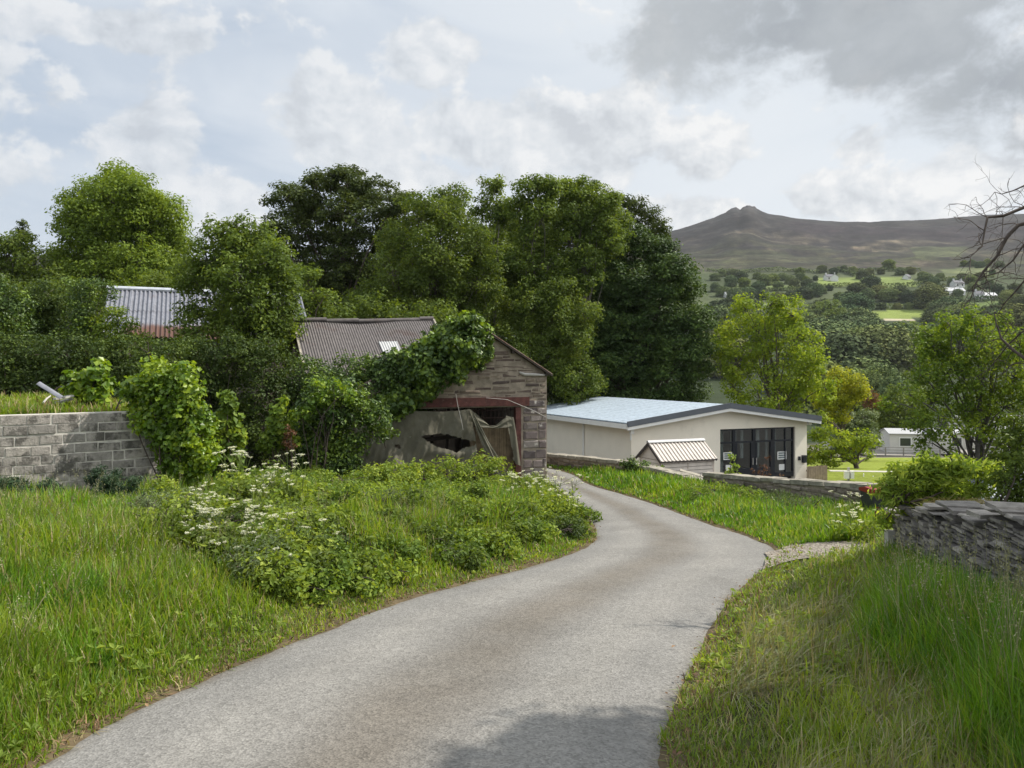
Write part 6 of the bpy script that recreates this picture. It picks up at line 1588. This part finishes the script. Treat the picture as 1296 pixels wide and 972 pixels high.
def far_trees():
    protos = {}
    for m in ('leaf_far', 'leaf_far_dark', 'leaf_ash', 'leaf_mid'):
        for s in range(2):
            o = far_crown(s + len(m), 12, .06).build('distant_tree', [M[m]]); protos[(m, s)] = o
    used = set(); r = np.random.default_rng(3)
    def put(u, Y, size, m, lab, grp, wide=1.0):
        k = (m, int(r.integers(2))); o = protos[k] if k not in used else protos[k].copy()
        if k in used: COL.objects.link(o)
        used.add(k)
        x = (u - UC) / F * Y; o.location = (x, Y, Hs(x, Y)); s = size; o.scale = (s * wide, s * wide, s); o.rotation_euler = (0, 0, r.uniform(0, 6.28))
        tag(o, lab, 'tree', grp)
    def vproj(u, Y):
        x = (u - UC) / F * Y; return VH - (Hs(x, Y) - EYE) / Y * F
    def Yfor(u, v):
        a, b = 150.0, 1100.0
        for _ in range(30):
            c = (a + b) / 2
            if vproj(u, c) > v: a = c
            else: b = c
        return a
    mats4 = ['leaf_far', 'leaf_far_dark', 'leaf_far', 'leaf_mid', 'leaf_ash']
    # wood on the valley slope: rows of rounded crowns
    n = 0
    v = 402.0
    while v < 505:
        Y = Yfor(1080, min(v, 470)) if v < 470 else np.interp(v, [470, 505], [Yfor(1080, 470), 165])
        size = 12 * (1 + .15 * r.normal()); step = size * .8 / Y * F
        u = 905 + r.uniform(0, step)
        while u < 1330:
            vv = v + r.normal() * 3
            yy = Y * (1 + .05 * r.normal())
            visible = not (1155 < u < 1330 and v > 440) and not (915 < u < 1020 and v > 425)
            vb = vproj(u, yy); vt = vb - size * .75 / yy * F; hw = size * .45 / yy * F
            clear = not any(in_poly(np.array([uu]), np.array([q]), f[0])[0] for f in FIELDS for q in np.linspace(vt, vb, 4) for uu in (u - hw, u, u + hw))
            if visible and clear and n < 190:
                put(u, yy, size * .95 * r.uniform(.75, 1.25), r.choice(mats4, p=[.4, .34, .1, .1, .06]), 'rounded green tree in the wood filling the valley below the mountain', 'trees of the valley wood', r.uniform(1.15, 1.5)); n += 1
            u += step * r.uniform(.75, 1.25)
        v += 8.5
    # hedgerow and hillside trees between the fields, placed by what the photo shows
    spots = [(905, 352, 9), (915, 347, 8), (928, 350, 11), (938, 354, 13), (925, 360, 14), (942, 362, 13), (958, 350, 8), (968, 358, 13), (978, 356, 12), (990, 352, 9), (1000, 356, 10), (1013, 352, 9), (1005, 362, 12), (985, 364, 10), (1022, 366, 15), (1030, 372, 16), (1018, 375, 14), (960, 366, 12), (1012, 344, 8), (1040, 342, 9), (1055, 344, 8), (1068, 341, 8), (1080, 344, 9), (1092, 350, 11), (1100, 345, 8), (1125, 338, 12), (1115, 344, 8), (1140, 345, 9), (1152, 344, 9), (1102, 362, 15), (1085, 372, 16), (1098, 378, 15), (1112, 374, 15), (1125, 378, 16), (1138, 376, 17), (1150, 380, 15), (1162, 378, 13), (1075, 378, 12), (1062, 376, 9), (1088, 384, 13), (1172, 355, 11), (1182, 360, 12), (1176, 368, 13), (1190, 352, 9), (1168, 350, 9), (1205, 358, 9), (1218, 352, 9), (1228, 356, 10), (1240, 352, 10), (1212, 374, 11), (1210, 385, 10), (1232, 365, 10), (1250, 362, 11), (1262, 370, 13), (1275, 382, 17), (1290, 388, 17), (1285, 368, 12), (1185, 386, 9), (1195, 392, 9), (1050, 365, 7), (1042, 369, 8), (947, 374, 13), (930, 376, 13), (915, 372, 12), (905, 366, 11), (965, 376, 11), (1000, 378, 12), (985, 378, 11), (1100, 390, 10), (1115, 388, 8), (1088, 392, 10), (1060, 388, 10), (1045, 386, 10), (1175, 395, 8), (1180, 402, 9), (1195, 405, 9), (1215, 398, 7), (1165, 385, 9), (1150, 388, 8), (1135, 388, 7), (1256, 345, 7), (1265, 335, 7), (1240, 336, 8), (1250, 333, 8), (1230, 334, 8), (1220, 334, 7), (1100, 356, 7), (1032, 352, 6), (1020, 355, 8)]
    for u, v, s in spots:
        Y = Yfor(u, v + 3); px = s * 1.08
        put(u, Y, px / F * Y * 1.0, r.choice(mats4, p=[.42, .42, .1, .06, 0]), 'small rounded tree among the fields on the far hillside', 'trees among the hillside fields', r.uniform(.95, 1.35))
    # cottages and farm sheds far off
    def house(u, v, wpx, hpx, lab, ang=0., roof='cottage_slate', chim=1, wall='cottage_wall'):
        Y = Yfor(u, v) ; x = (u - UC) / F * Y; z = Hs(x, Y); w = wpx / F * Y; h = hpx / F * Y; d = max(5., w * .45)
        fr = Frame((x - w / 2, Y), (math.cos(ang), math.sin(ang)))
        root = empty('cottage', fr.p(w / 2, -d / 2, z), lab, 'house', 'houses scattered on the far hillside')
        m = MB(); m.prism([(0, z - 2), (-d, z - 2), (-d, z + h), (-d / 2, z + h + d * .38), (0, z + h)], fr.p(0, 0, 0), fr.n, fr.up, fr.t, w); m.build('wall', M[wall], root)
        m = MB()
        for d0, s in ((.25, 1), (-d - .25, -1)):
            q = [fr.p(-.2, -d / 2, z + h + d * .38 + .18), fr.p(w + .2, -d / 2, z + h + d * .38 + .18), fr.p(w + .2, d0, z + h - .02), fr.p(-.2, d0, z + h - .02)]
            V = np.array(q + [p - np.array([0, 0, .15]) for p in q]); m.add(V, [(0, 1, 2, 3), (7, 6, 5, 4), (0, 4, 5, 1), (1, 5, 6, 2), (2, 6, 7, 3), (3, 7, 4, 0)])
        rf = m.build('roof', M[roof], root)
        for c in range(chim):
            m = MB(); fr.box(m, (.4 if c == 0 else w - 1.3), (1.3 if c == 0 else w - .4), -d / 2 - .4, -d / 2 + .4, z + h + d * .2, z + h + d * .38 + 1.2); m.build('chimney', M[wall], root)
        k = max(2, int(w / 3))
        for i in range(k):
            a = w * (i + .5) / k; m = MB(); fr.box(m, a - .45, a + .45, .01, .05, z + h * .35, z + h * .8); m.build('window', M['window_dark'], root)
    house(1053, 355, 14, 5, 'long pale cottage by itself below the upper green field', .1, chim=1)
    house(1064, 356, 6, 6, 'white gabled end house right beside the lone cottage', 1.2, chim=1)
    house(1152, 354, 5, 4, 'tiny white cottage above the right green field', .4, chim=0)
    house(1186, 381, 6, 5, 'small white steep-roofed cottage left of the hamlet', .3, chim=1)
    house(1210, 374, 26, 6, 'longest white house of the hamlet on the hillside', .06, 'cottage_sheet', chim=2)
    house(1216, 364, 14, 6, 'grey slated house highest in the hamlet', .2, chim=2)
    house(1240, 378, 10, 6, 'white house with chimney in the middle of the hamlet', -.2, chim=1)
    house(1254, 378, 18, 4, 'long low white shed right of the hamlet', .05, 'cottage_sheet', chim=0)
    house(1266, 373, 8, 5, 'small house at the right end of the hamlet', .3, chim=1)
    house(925, 377, 12, 4, 'pale low house half hidden by trees at the foot of the hill', .1, 'cottage_sheet', chim=0)
    # pale pole standing up in the wood
    m = MB(); p = W(1052, 432, 300); m.tube([p - [0, 0, 12], p + [0, 0, 2]], [.25, .18], 6); tag(m.build('utility_pole', M['silver_wood'], origin=p - [0, 0, 12]), 'thin pale pole standing in the valley wood', 'pole')
far_trees()

def hedgerows():
    r = np.random.default_rng(9)
    def ypx(u, v):
        a, b = 200.0, 1100.0
        for _ in range(30):
            c = (a + b) / 2; x = (u - UC) / F * c
            if VH - (Hs(x, c) - EYE) / c * F > v: a = c
            else: b = c
        return a
    for L, lab in [([(1028, 364), (1060, 364), (1092, 362)], 'hedge along the bottom of the upper left green field'), ([(1104, 352), (1113, 364), (1140, 364), (1168, 363)], 'hedge below and left of the upper right green field'),
                   ([(1100, 392), (1135, 391), (1174, 390)], 'hedge along the top of the middle green field'), ([(1222, 396), (1260, 396), (1300, 395)], 'hedge under the right hand green field'), ([(1224, 383), (1262, 380), (1300, 378)], 'hedge between the hamlet and the right hand green field'),
                   ([(1188, 356), (1222, 354), (1258, 351)], 'hedge below the muted field above the hamlet'), ([(925, 368), (970, 369), (1014, 368)], 'hedge along the narrow field left of the hillside'), ([(895, 344), (940, 345), (985, 343), (1030, 345)], 'ragged hedge where the moor begins, left half'), ([(1032, 346), (1080, 343), (1120, 344), (1165, 343)], 'ragged hedge where the moor begins, right half'), ([(1060, 342), (1092, 352), (1096, 362)], 'hedge on the right side of the upper left green field')]:
        P = []
        for (u0, v0), (u1, v1) in zip(L[:-1], L[1:]):
            Y0, Y1 = ypx(u0, v0), ypx(u1, v1); a = np.array([(u0 - UC) / F * Y0, Y0]); b = np.array([(u1 - UC) / F * Y1, Y1])
            n = int(np.linalg.norm(b - a) * 16); t = r.random((n, 1)); q = a + (b - a) * t + r.normal(size=(n, 2)) * .8
            hh = 2.2 + 2.6 * (vnoise(q[:, 0] / 7, q[:, 1] / 7, 5) - .3)
            P.append(np.column_stack([q, H(q[:, 0], q[:, 1]) + hh * r.random(n) ** .7]))
        P = np.vstack(P); mb = MB(); mb.leaves(P, nrm(r.normal(size=P.shape) * .6 + [0, -.2, .8]), r.uniform(.7, 1.4, len(P)), .8)
        tag(mb.build('hedge', M['leaf_far'], origin=P[0]), lab, 'hedge', 'hedgerows on the far hillside')
hedgerows()

# ------------------------------------------------------------------ light, sky, air, camera
SUN_AZ, SUN_EL = 15.0, 47.0            # azimuth from the +x axis towards +y
def light():
    L = bpy.data.lights.new('sun', 'SUN'); L.energy = 5.0; L.angle = math.radians(.5); L.color = (1.0, .945, .86)
    o = bpy.data.objects.new('sun', L); COL.objects.link(o)
    a, e = math.radians(SUN_AZ), math.radians(SUN_EL)
    s = Vector((math.cos(e) * math.cos(a), math.cos(e) * math.sin(a), math.sin(e)))
    o.rotation_euler = s.to_track_quat('Z', 'Y').to_euler(); o.location = s * 50
    w = bpy.data.worlds.new('World'); SC.world = w; w.use_nodes = True
    nt = w.node_tree; nt.nodes.clear(); g = N(nt)
    out = g.n('ShaderNodeOutputWorld'); bg = g.n('ShaderNodeBackground'); K = .12; bg.inputs[1].default_value = K
    sk = g.n('ShaderNodeTexSky'); sk.sky_type = 'NISHITA'; sk.sun_disc = False
    sk.sun_elevation = e; sk.sun_rotation = math.radians(90 - SUN_AZ); sk.air_density = 1.0; sk.dust_density = 1.5; sk.ozone_density = 1.2
    d = g.n('ShaderNodeTexCoord').outputs['Generated']
    sep = g.n('ShaderNodeSeparateXYZ'); g.l(d, sep.inputs[0]); X, Y, Z = sep.outputs
    az = g.math('ARCTAN2', X, Y); el = g.math('ARCSINE', Z)
    def vec(x, y, z):
        c = g.n('ShaderNodeCombineXYZ'); g.val(c.inputs[0], x); g.val(c.inputs[1], y); g.val(c.inputs[2], z); return c.outputs[0]
    # clouds on two decks: noise in angle, wider than tall
    p1 = vec(az, g.math('MULTIPLY', el, 1.25), 0.0)
    wx = g.n('ShaderNodeVectorMath', operation='MULTIPLY_ADD'); nz = g.n('ShaderNodeTexNoise'); nz.inputs['Scale'].default_value = 5; nz.inputs['Detail'].default_value = 3; g.l(p1, nz.inputs['Vector'])
    g.l(nz.outputs['Color'], wx.inputs[0]); wx.inputs[1].default_value = (.06, .06, .06); g.l(p1, wx.inputs[2]); pw = wx.outputs[0]
    def rgb(c): return tuple(q * .80 / K for q in c)
    veil = g.noise(vec(az, g.math('MULTIPLY', el, 3.2), .7), 2.0, 5, .55, .6)
    base = g.mix(.82, sk.outputs[0], rgb((.525, .60, .695)))
    col = g.mix(g.math('MULTIPLY', g.smooth(veil, .34, .66), .8), base, rgb((.72, .77, .83)))
    # paler to the middle and right
    rightw = g.smooth(az, -.35, .30)
    col = g.mix(g.math('MULTIPLY', rightw, .72), col, rgb((.80, .84, .875)))
    puffn = g.noise(pw, 7.5, 9, .6)
    puff2 = g.n('ShaderNodeVectorMath', operation='ADD'); g.l(pw, puff2.inputs[0]); puff2.inputs[1].default_value = (.016, .026, 0)
    puffs = g.noise(puff2.outputs[0], 7.5, 9, .6)
    shade = g.math('MULTIPLY_ADD', g.math('SUBTRACT', puffn, puffs), 5.0, .5, True)
    ccol = g.ramp(shade, [(0, rgb((.54, .565, .60))), (.45, rgb((.70, .725, .75))), (.75, rgb((.80, .81, .82))), (1, rgb((.90, .895, .885)))])
    def blob(u, v, ru, rv, soft=1.0):
        a0 = math.atan2(u - UC, F); e0 = math.atan2(VH - v, math.hypot(F, u - UC)); ra = ru / F; re = rv / F
        dx = g.math('DIVIDE', g.math('SUBTRACT', az, a0), ra); dy = g.math('DIVIDE', g.math('SUBTRACT', el, e0), re)
        q = g.math('SQRT', g.math('ADD', g.math('MULTIPLY', dx, dx), g.math('MULTIPLY', dy, dy)))
        return g.math('SUBTRACT', 1.0, q)
    blobs = [(195, 190, 75, 70), (240, 260, 110, 60), (420, 150, 95, 65), (470, 190, 70, 40), (540, 60, 90, 50), (600, 170, 80, 60), (700, 180, 130, 80), (905, 185, 75, 55), (1090, 185, 55, 40), (1110, 245, 170, 55), (1230, 220, 130, 60), (880, 270, 120, 30), (545, 225, 80, 25), (60, 20, 180, 30)]
    mval = None
    for b in blobs:
        q = blob(*b); mval = q if mval is None else g.math('MAXIMUM', mval, q)
    amb = g.math('MULTIPLY', g.smooth(g.noise(p1, 3.0, 3), .52, .66), .5)           # clouds all round the sky, out of the picture too
    out_of_view = g.smooth(g.math('ABSOLUTE', az), .62, .8)
    mval = g.math('MAXIMUM', mval, g.math('MULTIPLY', amb, out_of_view))
    mask = g.smooth(g.math('ADD', mval, g.math('MULTIPLY', g.math('SUBTRACT', puffn, .5), 3.2)), .08, .36)
    fade = g.math('MULTIPLY_ADD', g.smooth(az, -.3, .35), .22, .62)
    col = g.mix(g.math('MULTIPLY', mask, fade), col, ccol)
    # heavy grey cloud upper right
    dk = None
    for b in [(1090, 0, 330, 85), (1000, 40, 150, 55), (1270, 105, 140, 75), (1150, 70, 180, 60)]:
        q = blob(*b); dk = q if dk is None else g.math('MAXIMUM', dk, q)
    dn = g.noise(pw, 6.5, 9, .62)
    dmask = g.smooth(g.math('ADD', dk, g.math('MULTIPLY', g.math('SUBTRACT', dn, .5), 2.6)), .0, .55)
    dcol = g.ramp(dn, [(.3, rgb((.305, .335, .37))), (.7, rgb((.49, .52, .545)))])
    col = g.mix(g.math('MULTIPLY', dmask, .9), col, dcol)
    hi = g.math('MULTIPLY_ADD', g.math('MAXIMUM', g.smooth(el, .5, .8), g.smooth(g.math('ABSOLUTE', az), .75, 1.1)), .55, 1.0)  # unseen sky overhead and behind brightened as added ambient fill
    hv = g.n('ShaderNodeCombineColor'); [g.l(hi, hv.inputs[i]) for i in range(3)]
    col = g.mix(1.0, col, hv.outputs[0], 'MULTIPLY')
    below = g.smooth(el, -.12, -.02)
    col = g.mix(g.math('SUBTRACT', 1.0, below), col, rgb((.2, .22, .18)))
    g.l(col, bg.inputs[0]); g.l(bg.outputs[0], out.inputs[0])
light()

def haze():
    mb = MB(); mb.box((0, 0, 159), (10400, 10400, 372))
    # bottom below the lowest ground, top above the summit
    m, nt, out = newmat('haze'); g = N(nt)
    v = g.n('ShaderNodeVolumePrincipled'); v.inputs['Color'].default_value = (.86, .90, .96, 1); v.inputs['Density'].default_value = .00007; v.inputs['Anisotropy'].default_value = .2
    g.l(v.outputs[0], out.inputs['Volume'])
    ob = mb.build('haze', m); tag(ob, kind='stuff'); return ob
if True: haze()

cam = bpy.data.cameras.new('camera'); co = bpy.data.objects.new('camera', cam); COL.objects.link(co)
co.location = (0, 0, EYE); co.rotation_euler = (PI / 2, 0, 0)
cam.sensor_width = 36; cam.lens = F / 1296 * 36; cam.shift_y = -(486 - VH) / 1296; cam.clip_start = .05; cam.clip_end = 20000
SC.camera = co
vs = SC.view_settings; SC.display_settings.display_device = 'sRGB'
vs.view_transform = 'Standard'; vs.look = 'None'; vs.exposure = .36; vs.gamma = 1; vs.use_curve_mapping = False
SC.render.engine = 'CYCLES'
cy = SC.cycles
cy.max_bounces = 5; cy.diffuse_bounces = 3; cy.glossy_bounces = 2; cy.transmission_bounces = 3; cy.transparent_max_bounces = 8; cy.volume_bounces = 0
cy.caustics_reflective = False; cy.caustics_refractive = False; cy.use_denoising = True
try: cy.denoiser = 'OPENIMAGEDENOISE'
except Exception: pass
cy.sample_clamp_indirect = 6
